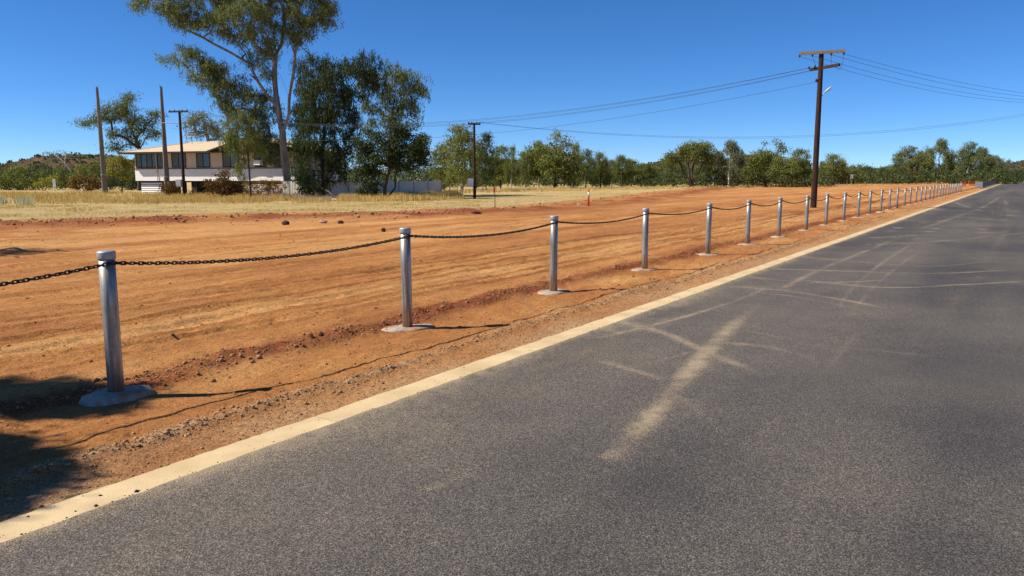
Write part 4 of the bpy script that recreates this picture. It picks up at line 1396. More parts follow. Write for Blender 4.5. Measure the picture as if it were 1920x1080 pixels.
FT = [
    # px, top, width px, D, kind, variant, leaf, bark, label
    (832, 268, 52, 108, 'wispy', 0, 'leaf_olive', 'darkbark', 'olive slender tree left of the service pole, above the fence end'),
    (866, 232, 60, 98, 'wispy', 1, 'leaf_olive', 'bark', 'tall olive wispy tree directly behind the service pole'),
    (911, 247, 34, 106, 'wispy', 2, 'leaf_dark', 'darkbark', 'narrow dark tree just right of the service pole'),
    (938, 270, 52, 124, 'bushy', 0, 'leaf_olive', 'darkbark', 'dense green tree right of the narrow dark tree'),
    (958, 269, 30, 118, 'gum', 0, 'leaf_olive', 'whitebark', 'slim white-trunked gum left of the big bushy tree'),
    (985, 284, 36, 128, 'wispy', 1, 'leaf_olive', 'bark', 'low thin tree against the left side of the big bushy tree'),
    (1040, 241, 100, 128, 'bushy', 1, 'leaf_olive', 'darkbark', 'largest bushy tree of the far tree line, left of the red marker post'),
    (1098, 277, 40, 134, 'gum', 1, 'leaf_olive', 'darkbark', 'round-topped gum above the red marker post'),
    (1126, 283, 42, 138, 'bushy', 2, 'leaf_olive', 'darkbark', 'round green tree right of the red marker post'),
    (1166, 288, 50, 142, 'gum', 2, 'leaf_olive', 'darkbark', 'upright dark-trunked tree left of the small red hill'),
    (1202, 304, 46, 150, 'bushy', 0, 'leaf_olive', 'darkbark', 'low dark tree in front of the small red hill'),
    (1240, 300, 46, 165, 'bushy', 1, 'leaf_olive', 'darkbark', 'green tree in front of the right slope of the red hill'),
    (1296, 264, 90, 142, 'vase', 0, 'leaf_olive', 'darkbark', 'vase-shaped tree with several dark spreading stems'),
    (1340, 290, 46, 160, 'bushy', 2, 'leaf_dark', 'darkbark', 'dark low tree right of the vase-shaped tree'),
    (1366, 261, 56, 150, 'gum', 3, 'leaf_grey', 'whitebark', 'tall ragged gum above the blue sign'),
    (1402, 302, 40, 170, 'bushy', 0, 'leaf_olive', 'darkbark', 'low olive tree behind the earth heap'),
    (1436, 258, 80, 158, 'bushy', 1, 'leaf_olive', 'darkbark', 'big round bushy tree left of the tall power pole'),
    (1468, 292, 70, 150, 'bushy', 2, 'leaf_olive', 'darkbark', 'low spreading bushy tree beside the big round one, reaching the ground'),
    (1496, 276, 52, 162, 'bushy', 0, 'leaf_olive', 'darkbark', 'bushy tree immediately left of the tall power pole'),
    (1563, 287, 58, 185, 'bushy', 2, 'leaf_olive', 'darkbark', 'round-topped bushy tree immediately right of the tall power pole'),
    (1600, 306, 40, 210, 'bushy', 1, 'leaf_olive', 'darkbark', 'lower bushy tree behind the yellow panel trailer'),
    (1628, 310, 44, 240, 'gum', 2, 'leaf_dark', 'darkbark', 'dark low tree where the sky dips between two groves'),
    (1655, 314, 40, 235, 'bushy', 0, 'leaf_olive', 'darkbark', 'low tree at the left foot of the right-hand grove'),
    (1672, 292, 52, 255, 'gum', 0, 'leaf_gum', 'bark', 'leftmost gum of the right-hand grove'),
    (1698, 271, 52, 262, 'gum', 1, 'leaf_gum', 'whitebark', 'second gum of the right-hand grove, with white fork'),
    (1728, 281, 46, 262, 'bushy', 2, 'leaf_olive', 'bark', 'dense dark bushy tree in the middle of the right-hand grove'),
    (1757, 258, 46, 268, 'gum', 3, 'leaf_gum', 'whitebark', 'highest gum of the right-hand grove with white slanting limb'),
    (1783, 287, 40, 275, 'bushy', 0, 'leaf_olive', 'darkbark', 'dark bushy tree right of the highest gum in the grove'),
    (1812, 263, 44, 262, 'gum', 1, 'leaf_gum', 'whitebark', 'open gum with pale trunk, second from right in the grove'),
    (1833, 274, 48, 270, 'gum', 3, 'leaf_gum', 'whitebark', 'spreading gum at the right end of the grove'),
    (1866, 289, 34, 310, 'gum', 2, 'leaf_grey', 'whitebark', 'small pale gum standing alone near the road end'),
    (1884, 297, 24, 330, 'gum', 0, 'leaf_grey', 'bark', 'smallest gum at the road end'),
    (893, 262, 44, 128, 'gum', 1, 'leaf_olive', 'darkbark', 'dark green gum close behind the right side of the service pole'),
    (1010, 262, 44, 140, 'gum', 3, 'leaf_olive', 'bark', 'gum merging with the left flank of the largest bushy tree'),
    (1073, 265, 44, 138, 'gum', 0, 'leaf_olive', 'bark', 'gum merging with the right flank of the largest bushy tree'),
    (1146, 298, 36, 150, 'gum', 3, 'leaf_gum', 'whitebark', 'low pale-trunked gum left of the upright dark-trunked tree'),
    (1184, 300, 36, 155, 'wispy', 2, 'leaf_olive', 'bark', 'thin olive tree right of the upright dark-trunked tree'),
    (1222, 312, 40, 150, 'wispy', 0, 'leaf_olive', 'darkbark', 'small thin tree below the top of the red hill'),
    (1264, 284, 44, 155, 'gum', 1, 'leaf_olive', 'darkbark', 'gum just left of the vase-shaped tree'),
    (1322, 278, 40, 158, 'gum', 2, 'leaf_olive', 'bark', 'gum just right of the vase-shaped tree'),
    (1382, 280, 36, 165, 'gum', 0, 'leaf_olive', 'whitebark', 'pale-trunked gum right of the tall ragged gum'),
    (1541, 300, 30, 190, 'gum', 2, 'leaf_olive', 'darkbark', 'narrow gum half hidden by the foot of the tall power pole'),
    (1715, 288, 40, 258, 'gum', 3, 'leaf_olive', 'whitebark', 'white-trunked gum between the second gum and the bushy middle of the grove'),
    (1848, 288, 36, 280, 'gum', 1, 'leaf_olive', 'bark', 'low gum closing the right end of the grove'),
    (1690, 312, 50, 250, 'scrub', 0, 'leaf_brown', 'darkbark', 'rusty brown bush under the left of the grove'),
]
for i, r in enumerate(FT):
    far_tree(*r)
# sky-high trees outside the left edge: only their shade is seen
rgs = np.random.default_rng(77)


def shade_tree(loc, clumps, rad, per, label, r0, seed):
    rg = np.random.default_rng(seed)
    b = np.array([loc[0], loc[1], 0.0])
    cl = np.array(clumps)
    nodes = [b + np.array([0, 0, -0.2]), b + np.array([0.1, 0, 1.6]), b + np.array([0.3, 0.1, 3.2]), b + np.array([0.4, 0, 4.6])]
    nodes, parents, ends = grow(nodes, [0, 0, 1, 2], cl, rg)
    rt = tag(empty('gum_tree', b), label, 'tree')
    link('trunk', limbs_mesh([q - b for q in nodes], parents, ends, r0, 0.012), M['bark'], rt)
    link('crown', leaves_mesh(cl - b, rad * rg.uniform(0.7, 1.2, len(cl)), per, 0.16, 0.035, 0.6, rg), M['leaf_gum'], rt)


def shade_pts(targets, hts, spread, n, rg):
    out = []
    cot = 1 / math.tan(SUN_EL)
    for (px, py), (h0, h1) in zip(targets, hts):
        g = G(px, py)
        for _ in range(n):
            h = rg.uniform(h0, h1)
            q = g[:2] + rg.normal(0, spread, 2)
            out.append((*(q + SUN_H * cot * h), h))
    return out


T1 = shade_pts([(-30, 745), (70, 755), (140, 752), (-150, 760), (-60, 850), (20, 900), (-140, 950), (-120, 860), (-260, 830), (-300, 950), (175, 756), (150, 750), (60, 745)], [(4.5, 7.5)] * 14, 0.11, 8, rgs)
for _ in range(70):
    gx, gy, h = rgs.uniform(-9.5, -5.2), rgs.uniform(1.5, 6.2), rgs.uniform(4.2, 7.5)
    T1.append((gx + SUN_H[0] * h, gy + SUN_H[1] * h, h))
shade_tree((-10.5, 3.6), T1, 0.30, 240, 'gum tree just outside the left edge that shades the nearest bollard', 0.22, 5)
T2 = shade_pts([(-60, 478), (-140, 476), (10, 478), (-230, 480), (50, 474)], [(4, 7)] * 5, 0.4, 9, rgs)
shade_tree((-20.5, 17.0), T2, 0.5, 130, 'gum tree outside the left edge shading a patch of red earth', 0.18, 6)

# ------------------------------------------------------------------ distant wood and hills
def wood_mass(name, px0, px1, D0, D1, top_fn, n, mat, label, seed):
    rg = np.random.default_rng(seed)
    px = rg.uniform(px0, px1, n)
    D = rg.uniform(D0, D1, n)
    pts = []
    for a, d in zip(px, D):
        topz = P(a, top_fn(a), d)[2]
        pts.append((P(a, 340, d)[0], d, max(0.6, topz * rg.random() ** 0.7)))
    pts = np.array(pts)
    me = leaves_mesh(pts, np.full(n, (D0 + D1) / 2 * 0.0060) * rg.uniform(0.7, 1.3, n), 30, (D0 + D1) / 2 * 0.0026, (D0 + D1) / 2 * 0.0012, 0.3, rg)
    tag(link(name, me, mat), label, 'trees', kind='stuff')


wood_mass('undergrowth', 805, 1560, 140, 185, lambda a: 326 + 6 * math.sin(a * 0.043) + 6 * math.sin(a * 0.13), 1100, M['leaf_dark'], 'dark undergrowth filling the gaps between the far trees', 11)
wood_mass('undergrowth', 1530, 1900, 230, 300, lambda a: 326 + 6 * math.sin(a * 0.06) + 4 * math.sin(a * 0.17), 900, M['leaf_dark'], 'low olive undergrowth around the right-hand grove', 12)
wood_mass('distant_wood', 800, 1700, 200, 290, lambda a: 316 + 5 * math.sin(a * 0.05) + 4 * math.sin(a * 0.017), 1300, M['leaf_dark'], 'distant belt of olive scrub behind the far tree line', 1)
wood_mass('distant_wood', 1640, 1960, 330, 430, lambda a: 318 + 4 * math.sin(a * 0.07), 700, M['leaf_dark'], 'dark wood behind the right-hand grove and road end', 2)
wood_mass('distant_wood', -60, 300, 135, 200, lambda a: 318 + 5 * math.sin(a * 0.06), 800, M['leaf_dark'], 'belt of green scrub below the hill at far left', 3)
wood_mass('distant_wood', 540, 830, 120, 180, lambda a: 316 + 4 * math.sin(a * 0.08), 600, M['leaf_dark'], 'green scrub showing behind the white fence', 4)


def hill(profile, D, depth, seed, name='hill'):
    pxs = np.array([q[0] for q in profile], float)
    pys = np.array([q[1] for q in profile], float)
    xs = np.linspace(pxs.min(), pxs.max(), 160)
    ys = np.interp(xs, pxs, pys)
    vv = []
    rows = np.linspace(-1, 1, 41)
    for a, yy in zip(xs, ys):
        top = P(a, yy, D)
        for r in rows:
            d = D + r * depth
            f = math.cos(r * math.pi / 2) ** 1.2
            vv.append((top[0] * d / D if r < 0 else top[0], d, max(-2, (top[2]) * f)))
    vv = np.array(vv)
    nz = fbm(vv[:, 0] * 0.012, vv[:, 1] * 0.012, 5, seed) * 16 + fbm(vv[:, 0] * 0.07, vv[:, 1] * 0.07, 3, seed + 9) * 4
    vv[:, 2] = vv[:, 2] + nz * np.clip(vv[:, 2] / 30, 0, 1) - 2.0
    na, nr = len(xs), len(rows)
    ix = np.arange(na * nr).reshape(na, nr)
    q = np.stack([ix[:-1, :-1], ix[1:, :-1], ix[1:, 1:], ix[:-1, 1:]], -1).reshape(-1, 4)
    tag(link(name, mesh_from(vv, q, 4, name, True), M['hill']), kind='structure')
    return vv.reshape(na, nr, 3)


hills = [hill([(-500, 318), (-200, 312), (0, 304), (40, 299), (80, 294), (120, 291), (160, 289.5), (200, 291), (250, 296), (320, 305), (420, 318), (520, 330)], 900, 260, 3),
         hill([(1120, 332), (1180, 308), (1215, 300), (1250, 297), (1285, 299), (1320, 306), (1360, 303), (1400, 297), (1430, 300), (1480, 316), (1540, 330)], 1000, 240, 5),
         hill([(1780, 334), (1840, 312), (1880, 306), (1920, 304), (2000, 300), (2200, 310), (2400, 330)], 1100, 260, 7)]
# scrub dotted over the hills
pts = []
for hv in hills:
    a = rng.integers(2, hv.shape[0] - 2, 1500)
    b = rng.integers(4, 24, 1500)
    p = hv[a, b] + np.stack([rng.normal(0, 3, 1500), rng.normal(0, 3, 1500), np.full(1500, 0.8)], 1)
    pts.append(p[p[:, 2] > 2])
pts = np.concatenate(pts)
tag(link('hill_scrub', leaves_mesh(pts, rng.uniform(1.2, 2.4, len(pts)), 9, 2.2, 1.3, 0.1, rng), M['leaf_dark']), 'dark scrub dotted over the distant hills', 'scrub', kind='stuff')

# ------------------------------------------------------------------ dry grass
def blades(name, polys, n, h0, h1, w, mat, label, seed, clump=0.35, lean=0.35):
    """polys: list of (quad of world xy corners, weight)"""
    rg = np.random.default_rng(seed)
    ws = np.array([q[1] for q in polys], float)
    ws /= ws.sum()
    k = rg.choice(len(polys), n, p=ws)
    C = np.array([[c[:2] for c in q[0]] for q in polys])
    s, t = rg.random(n)[:, None], rg.random(n)[:, None]
    q = C[k]
    pt = (q[:, 0] * (1 - s) + q[:, 1] * s) * (1 - t) + (q[:, 3] * (1 - s) + q[:, 2] * s) * t
    # tufting
    pt = pt + rg.normal(0, clump, (n, 2)) * 0.3
    dens = fbm(pt[:, 0] * 0.5, pt[:, 1] * 0.5, 3, seed)
    keep = rg.random(n) < np.clip(0.55 + 1.8 * dens, 0.05, 1)
    pt, dens = pt[keep], dens[keep]
    n = len(pt)
    h = rg.uniform(h0, h1, n) * np.clip(1 + 0.9 * dens, 0.4, 1.6)
    th = rg.uniform(0, 6.28, n)
    ln = rg.uniform(0, lean, n) * h
    ta = rg.uniform(0, 6.28, n)
    wx, wy = np.cos(ta) * w / 2, np.sin(ta) * w / 2
    z0 = np.full(n, -0.03)
    a = np.stack([pt[:, 0] - wx, pt[:, 1] - wy, z0], 1)
    b = np.stack([pt[:, 0] + wx, pt[:, 1] + wy, z0], 1)
    c = np.stack([pt[:, 0] + np.cos(th) * ln, pt[:, 1] + np.sin(th) * ln, h], 1)
    tag(link(name, mesh_from(np.stack([a, b, c], 1).reshape(-1, 3), np.arange(3 * n), 3, name), mat), label, 'grass', kind='stuff')


def gq(a, b, c, d):
    return [G(*a), G(*b), G(*c), G(*d)]


blades('tall_dry_grass', [(gq((-150, 386), (260, 384), (260, 362), (-150, 362)), 2.2), (gq((255, 384), (520, 383), (540, 366), (255, 364)), 2.0), (gq((500, 382), (620, 381), (625, 369), (520, 367)), 1)],
       60000, 0.16, 0.40, 0.035, M['straw'], 'tall dry grass strip in front of the house', 3)
blades('tall_dry_grass', [(gq((630, 381), (760, 379), (770, 366), (640, 369)), 1), (gq((740, 379), (870, 375), (850, 364), (760, 366)), 1.4)],
       36000, 0.22, 0.5, 0.045, M['straw'], 'tall dry grass before the white fence under the trees', 4)
blades('tall_dry_grass', [(gq((820, 364), (1060, 360), (1060, 354.5), (830, 357)), 1.2), (gq((1040, 360), (1260, 355), (1260, 351), (1040, 354.5)), 1.3), (gq((1240, 355), (1480, 351), (1480, 348.5), (1240, 351)), 1.5),
                          (gq((1470, 351), (1700, 347), (1700, 345), (1470, 348.5)), 1.6), (gq((1690, 346.5), (1880, 343.2), (1880, 342), (1690, 345)), 1.6)],
       45000, 0.15, 0.38, 0.07, M['straw'], 'band of tall dry grass at the foot of the far trees', 5)
blades('mown_dry_grass', [(gq((-200, 414), (300, 404), (300, 384), (-200, 386)), 1.5), (gq((300, 404), (900, 391), (900, 376), (300, 384)), 1.6), (gq((880, 388), (1180, 368), (1180, 358), (880, 366)), 1.4)],
       60000, 0.04, 0.13, 0.04, M['straw'], 'short pale mown grass between the red earth and the house', 6, lean=0.9)
blades('pale_weeds', [(gq((30, 386), (62, 386), (62, 379), (30, 379)), 1), (gq((-10, 386), (10, 386), (10, 380), (-10, 380)), 1), (gq((560, 384), (610, 383), (610, 372), (560, 374)), 2)],
       1500, 0.2, 0.5, 0.06, M['paleweed'], 'pale weeds and dead twigs in the grass strip', 7)
# ------------------------------------------------------------------ house
def house():
    c0 = np.array([*P(255, 340, 80)[:2], 0.0])
    yaw = -math.radians(20)
    rt = tag(empty('house', c0, yaw), 'raised cream weatherboard house with low hipped roof behind the grass strip', 'house')
    # local axes: x along the front (to the right), y into the house, z up
    Lh, Dh = 19.5, 8.0
    Z1, Z2, Z3 = 1.45, 2.62, 4.25              # underside of floor skirt, sill line, eaves
    k = 0.35

    def part(name, mb, mat, smooth=False, parent=rt):
        return link(name, mb.mesh(name, smooth), M[mat], parent)
    # upper storey core (cream sheet), windows sit in front of it
    part('wall', MB().box((Lh / 2, Dh / 2, (Z2 + Z3) / 2), (Lh, Dh, Z3 - Z2)), 'cream')
    part('wall', MB().box((Lh / 2, Dh / 2, (Z1 + Z2) / 2 + 0.01), (Lh - 0.06, Dh - 0.06, Z2 - Z1 - 0.02)), 'white')
    # weatherboards under the sill line, front and left side
    nbd = 6
    bh = (Z2 - Z1) / nbd
    rot = Matrix.Rotation(math.radians(5), 3, 'X')
    for i in range(nbd):
        z = Z1 + bh * (i + 0.5)
        part('weatherboard', MB().box((Lh / 2, -0.0, z), (Lh + 0.04, 0.022, bh + 0.02), Matrix.Rotation(math.radians(-6), 3, 'X')), 'white')
        part('weatherboard', MB().box((0.0, Dh / 2, z), (0.022, Dh, bh + 0.02), Matrix.Rotation(math.radians(6), 3, 'Y')), 'white')
    part('sill_rail', MB().box((Lh / 2, -0.03, Z2 + 0.03), (Lh + 0.1, 0.12, 0.07)), 'darktrim')
    # windows along the front: (x0, x1, kind)
    wins = [(0.25, 3.75), (4.9, 6.6), (8.0, 9.6), (11.2, 13.0), (15.0, 16.2), (17.2, 18.5)]
    for a, b in wins:
        w = part('window', MB().box(((a + b) / 2, -0.012, (Z2 + Z3) / 2 + 0.05), (b - a, 0.05, Z3 - Z2 - 0.16)), 'darktrim')
        nn = max(2, int(round((b - a) / 0.75)))
        st = (b - a) / nn
        for i in range(nn):
            cx = a + st * (i + 0.5)
            part('pane', MB().box((cx, -0.046, (Z2 + Z3) / 2 + 0.05), (st - 0.1, 0.012, Z3 - Z2 - 0.36)), 'glass' if i % 2 else 'curtain', parent=w)
        fr = MB()
        for i in range(nn + 1):
            fr.box((a + st * i, -0.055, (Z2 + Z3) / 2 + 0.05), (0.07, 0.05, Z3 - Z2 - 0.18))
        for zz in (Z2 + 0.16, Z3 - 0.08):
            fr.box(((a + b) / 2, -0.0555, zz), (b - a - 0.08, 0.045, 0.07))
        part('frame', fr, 'darktrim', parent=w)
    # left-side window
    w = part('window', MB().box((-0.012, 3.0, (Z2 + Z3) / 2 + 0.05), (0.05, 2.2, Z3 - Z2 - 0.16)), 'darktrim')
    for i in range(3):
        part('pane', MB().box((-0.046, 2.27 + i * 0.73, (Z2 + Z3) / 2 + 0.05), (0.012, 0.62, Z3 - Z2 - 0.36)), 'curtain', parent=w)
    # hipped roof with wide eaves
    ov = 0.95
    x0, x1, y0, y1 = -ov, Lh + ov, -ov, Dh + ov
    zt = Z3 + 1.12
    rr = 4.6
    vv = [(x0, y0, Z3), (x1, y0, Z3), (x1, y1, Z3), (x0, y1, Z3), (x0 + rr, Dh / 2, zt), (x1 - rr, Dh / 2, zt)]
    th = 0.05
    top = [(a, b, c + th) for a, b, c in vv]
    rf = MB().add(vv + top, [(6, 7, 11, 10), (7, 8, 11), (8, 9, 10, 11), (9, 6, 10), (0, 4, 5, 1), (1, 5, 2), (2, 5, 4, 3), (3, 4, 0), (0, 1, 7, 6), (1, 2, 8, 7), (2, 3, 9, 8), (3, 0, 6, 9)])
    roof = part('roof', rf, 'roof')
    part('ridge_cap', MB().tube([(x0 + rr, Dh / 2, zt + th), (x1 - rr, Dh / 2, zt + th)], 0.07, 8), 'roof', parent=roof)
    for a, b in ((0, 4), (3, 4), (1, 5), (2, 5)):
        part('hip_cap', MB().tube([top[a], top[b]], 0.06, 6), 'roof', parent=roof)
    part('soffit', MB().box((Lh / 2, Dh / 2, Z3 - 0.04), (Lh + 2 * ov - 0.1, Dh + 2 * ov - 0.1, 0.05)), 'soffit')
    gt = MB()
    gt.box((Lh / 2, y0 - 0.06, Z3 - 0.03), (Lh + 2 * ov + 0.2, 0.12, 0.17))
    gt.box((x0 - 0.06, Dh / 2, Z3 - 0.031), (0.12, Dh + 2 * ov + 0.1, 0.168))
    part('gutter', gt, 'darktrim')
    # right wing: gable facing the front over the last third
    gx0, gx1 = 11.0, 19.6
    gm = (gx0 + gx1) / 2
    gv = [(gx0 - 0.5, -1.25, Z3 + 0.02), (gm, -1.25, Z3 + 1.32), (gx1 + 1.2, -1.25, Z3 - 0.02), (gx0 - 0.5, 4.0, Z3 + 0.02), (gm, 4.0, Z3 + 1.32), (gx1 + 1.2, 4.0, Z3 - 0.02)]
    gt2 = [(a, b, c + 0.08) for a, b, c in gv]
    part('gable_roof', MB().add(gv + gt2, [(6, 9, 10, 7), (7, 10, 11, 8), (0, 1, 4, 3), (1, 2, 5, 4), (0, 6, 7, 1), (1, 7, 8, 2), (3, 4, 10, 9), (4, 5, 11, 10), (0, 3, 9, 6), (2, 8, 11, 5)]), 'roof')
    part('barge_board', MB().tube([(gx0 - 0.55, -1.30, Z3 + 0.0), (gm, -1.30, Z3 + 1.3), (gx1 + 1.25, -1.30, Z3 - 0.04)], 0.10, 4), 'darktrim')
    part('gable_wall', MB().add([(gx0, -0.02, Z3), (gx1, -0.02, Z3), (gm, -0.02, Z3 + 1.25), (gx0, 0.1, Z3), (gx1, 0.1, Z3), (gm, 0.1, Z3 + 1.25)], [(0, 1, 2), (5, 4, 3), (0, 3, 4, 1), (1, 4, 5, 2), (2, 5, 3, 0)]), 'cream')
    # under the floor
    part('floor_beam', MB().box((Lh / 2, Dh / 2, Z1 - 0.08), (Lh - 0.3, Dh - 0.3, 0.16)), 'under')
    for i in range(9):
        for j in range(3):
            part('stump', MB().box((0.5 + i * 2.3, 0.4 + j * 3.5, Z1 / 2 - 0.05), (0.16, 0.16, Z1 + 0.05)), 'under')
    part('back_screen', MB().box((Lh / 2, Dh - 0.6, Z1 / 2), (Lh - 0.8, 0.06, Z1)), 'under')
    # boarded-in left corner below the floor
    lw = 2.7
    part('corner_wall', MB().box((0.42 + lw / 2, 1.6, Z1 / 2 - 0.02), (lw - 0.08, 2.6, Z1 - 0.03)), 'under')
    for i in range(7):
        z = 0.06 + i * (Z1 - 0.02) / 7 + 0.08
        part('slat_board', MB().box((0.42 + lw / 2, 0.27, z), (lw, 0.03, 0.155), Matrix.Rotation(math.radians(-14), 3, 'X')), 'white')
        part('slat_board', MB().box((0.40, 1.6, z), (0.03, 2.6, 0.155), Matrix.Rotation(math.radians(14), 3, 'Y')), 'white')
    part('downpipe', MB().tube([(2.95, -0.10, Z1), (2.95, -0.10, Z3 - 0.05)], 0.045, 8), 'cream')
    # roof fittings
    an = MB().tube([(4.6, 3.2, Z3 + 0.9), (4.6, 3.2, Z3 + 2.3)], 0.025, 6)
    for zz, hw in ((2.25, 0.5), (2.0, 0.65), (1.75, 0.4)):
        an.tube([(4.6 - hw, 3.2, Z3 + zz), (4.6 + hw, 3.2, Z3 + zz)], 0.014, 5)
    part('antenna', an, 'steel')
    part('flue', MB().tube([(9.6, 2.4, Z3 + 0.5), (9.6, 2.4, Z3 + 2.3)], 0.07, 8).tube([(9.6, 2.4, Z3 + 2.0), (10.9, 2.6, Z3 + 0.8)], 0.02, 5), 'grey')
    part('air_conditioner', MB().box((15.6, -0.32, Z2 + 0.55), (0.7, 0.5, 0.45)), 'white')


house()

# low wall of stacked slabs below the right of the house
def slab_wall():
    a, b = G(462, 365.5), G(528, 368.5)
    a, b = a * 70 / a[1], b * 67.5 / b[1]
    a[2] = b[2] = 0
    d = b - a
    ln = np.linalg.norm(d)
    rt = tag(empty('stacked_wall', a, math.atan2(d[1], d[0])), 'low wall of stacked pale slabs topped with dry creeper under the house', 'wall')
    rg = np.random.default_rng(3)
    z = 0.0
    while z < 1.1:
        h = rg.uniform(0.09, 0.15)
        x = rg.uniform(-0.1, 0.1)
        while x < ln:
            w = rg.uniform(0.35, 0.75)
            link('slab', MB().box((x + w / 2, rg.normal(0, 0.04), z + h / 2), (w - 0.05, 0.35, h - 0.035)).mesh('slab'), random.choice([M['grey'], M['concrete'], M['palerock']]), rt)
            x += w
        z += h
    link('core', MB().box((ln / 2, 0.05, 0.55), (ln, 0.22, 1.12)).mesh('core'), M['under'], rt)
    n = 130
    c = np.stack([rg.uniform(0, ln, n), rg.normal(0, 0.12, n), 1.15 + rg.uniform(0, 0.25, n)], 1)
    c[90:, 2] = rg.uniform(0.1, 1.1, 40)
    c[90:, 1] = -0.22
    link('creeper', leaves_mesh(c, np.full(n, 0.2), 26, 0.16, 0.06, 0.4, rg), M['leaf_brown'], rt)


slab_wall()

# ------------------------------------------------------------------ sheet fence
def sheet_fence():
    p1 = np.array([-15.5, 66.0])
    p2 = np.array([-7.55, 80.0])
    rt = tag(empty('sheet_fence', (*p1, 0)), 'pale corrugated sheet fence with dark posts behind the trees', 'fence')
    H = 1.42

    def run(o, dirv, nbay, first):
        yaw = math.atan2(dirv[1], dirv[0])
        mrot = Matrix.Rotation(yaw, 4, 'Z')
        for i in range(nbay):
            vv, ff = [], []
            W = 2.28
            nr = 12
            for k in range(nr * 4 + 1):
                x = W * k / (nr * 4)
                y = [0.0, 0.0, 0.045, 0.045][k % 4]
                vv += [(x, y, 0.03), (x, y, H)]
            for k in range(nr * 4):
                ff.append((2 * k, 2 * k + 2, 2 * k + 3, 2 * k + 1))
            pos = o + dirv * (i * 2.36 + 0.04)
            ob = link('panel', MB().add(vv, ff).mesh('panel'), M['fence'], rt)
            ob.matrix_local = Matrix.Translation((*(pos - p1), 0)) @ mrot
            for zz, hh in ((H + 0.01, 0.05), (0.02, 0.06)):
                rail = link('rail', MB().box((W / 2, 0.022, zz), (W, 0.075, hh)).mesh('rail'), M['fence'], rt)
                rail.matrix_local = ob.matrix_local
        for i in range(0 if first else 1, nbay + 1):
            pos = o + dirv * (i * 2.36)
            ob = link('post', MB().box((0, 0.014, H / 2), (0.09, 0.075, H + 0.08)).mesh('post'), M['fpost'], rt)
            ob.matrix_local = Matrix.Translation((*(pos - p1), 0)) @ mrot
    d = (p2 - p1) / np.linalg.norm(p2 - p1)
    run(p1, d, 7, True)
    run(p1, np.array([-d[1], d[0]]), 3, False)


sheet_fence()

# ------------------------------------------------------------------ poles and wires
def cyl_pole(rt, h, r0, r1, mat='pole', name='shaft', n=14):
    return link(name, MB().tube([(0, 0, -0.3), (0, 0, h * 0.33), (0, 0, h * 0.66), (0, 0, h)], [r0, r0 * 0.67 + r1 * 0.33, r0 * 0.33 + r1 * 0.67, r1], n).mesh(name, False), M[mat], rt)


def insul(rt, p, s=1.0):
    return link('insulator', MB().lathe([(0.02 * s, -0.02), (0.035 * s, 0.0), (0.06 * s, 0.02 * s), (0.045 * s, 0.05 * s), (0.06 * s, 0.08 * s), (0.04 * s, 0.11 * s), (0.02 * s, 0.14 * s)], 10).mesh('insulator', True), M['insulator'], rt, loc=p)


# tall pole near the bollards
PB = G(1525, 391)
PH = P(1540, 96, PB[1])[2]
pole_a = tag(empty('power_pole', (PB[0], PB[1], 0)), 'tall dark timber power pole with crossarm and street lamp beside the bollards', 'power pole', 'timber power poles')
lean = (P(1540, 96, PB[1])[0] - PB[0]) / PH
cyl_pole(pole_a, PH, 0.17, 0.125)
kA = PB[1] / F
arm_dir = Vector((1.0, -0.42, 0)).normalized()
am = Matrix.Rotation(math.atan2(arm_dir.y, arm_dir.x), 3, 'Z')
link('crossarm', MB().box(tuple(Vector((0, 0, PH - 0.08)) + am @ Vector((0.03, -0.16, 0))), (2.35, 0.11, 0.16), am).mesh('crossarm'), M['crossarm'], pole_a)
lo_dir = Vector((0.42, -1.0, 0)).normalized()
lm_ = Matrix.Rotation(math.atan2(lo_dir.y, lo_dir.x), 3, 'Z')
link('crossarm', MB().box((0.12, -0.22, PH - 0.88), (2.1, 0.11, 0.15), lm_).mesh('crossarm'), M['pole'], pole_a)
ends_hi, ends_lo = [], []
for t in (-1.1, -0.45, 0.5, 1.12):
    q = am @ Vector((t, -0.16, 0)) + Vector((0, 0, PH - 0.27))
    insul(pole_a, q)
    ends_hi.append(Vector(pole_a.location) + q + Vector((0, 0, 0.03)))
for t in (-0.95, -0.5, 0.35, 0.85):
    q = lm_ @ Vector((t, 0.10, 0)) + Vector((-0.02, 0.0, PH - 0.80 - 0.12 * (t > 0)))
    insul(pole_a, q)
    ends_lo.append(Vector(pole_a.location) + q + Vector((0, 0, 0.06)))
q5 = Vector((-0.2, 0, PH - 1.62))
insul(pole_a, q5, 1.2)
ends_lo.append(Vector(pole_a.location) + q5)
# drooping jumper leads
for a, b, s in ((ends_hi[3], ends_lo[3], 0.45), (ends_hi[2], ends_lo[2], 0.3), (ends_hi[1], ends_lo[1], 0.25)):
    pts = []
    for i in range(11):
        t = i / 10
        w = a.lerp(b, t) + Vector((0.12 * math.sin(math.pi * t), 0, -s * math.sin(math.pi * t)))
        pts.append(w - Vector(pole_a.location))
    link('jumper_lead', MB().tube(pts, 0.010, 5).mesh('jumper_lead'), M['wire'], pole_a)
lamp = link('lamp_arm', MB().tube([(0.10, -0.08, PH - 2.40), (0.2, -0.12, PH - 2.25), (0.28, -0.16, PH - 2.14)], 0.022, 8).mesh('lamp_arm'), M['grey'], pole_a)
hd = Matrix.Rotation(math.radians(-42), 3, 'Y') @ Matrix.Rotation(-0.3, 3, 'Z')
vv, ff = [], []
for i, (x, w, h) in enumerate([(-0.1, 0.03, 0.03), (0.0, 0.06, 0.045), (0.14, 0.09, 0.06), (0.27, 0.085, 0.05), (0.36, 0.04, 0.025)]):
    for k in range(10):
        t = 2 * math.pi * k / 10
        vv.append(hd @ Vector((x, w * math.cos(t), h * math.sin(t))) + Vector((0.28, -0.16, PH - 2.14)))
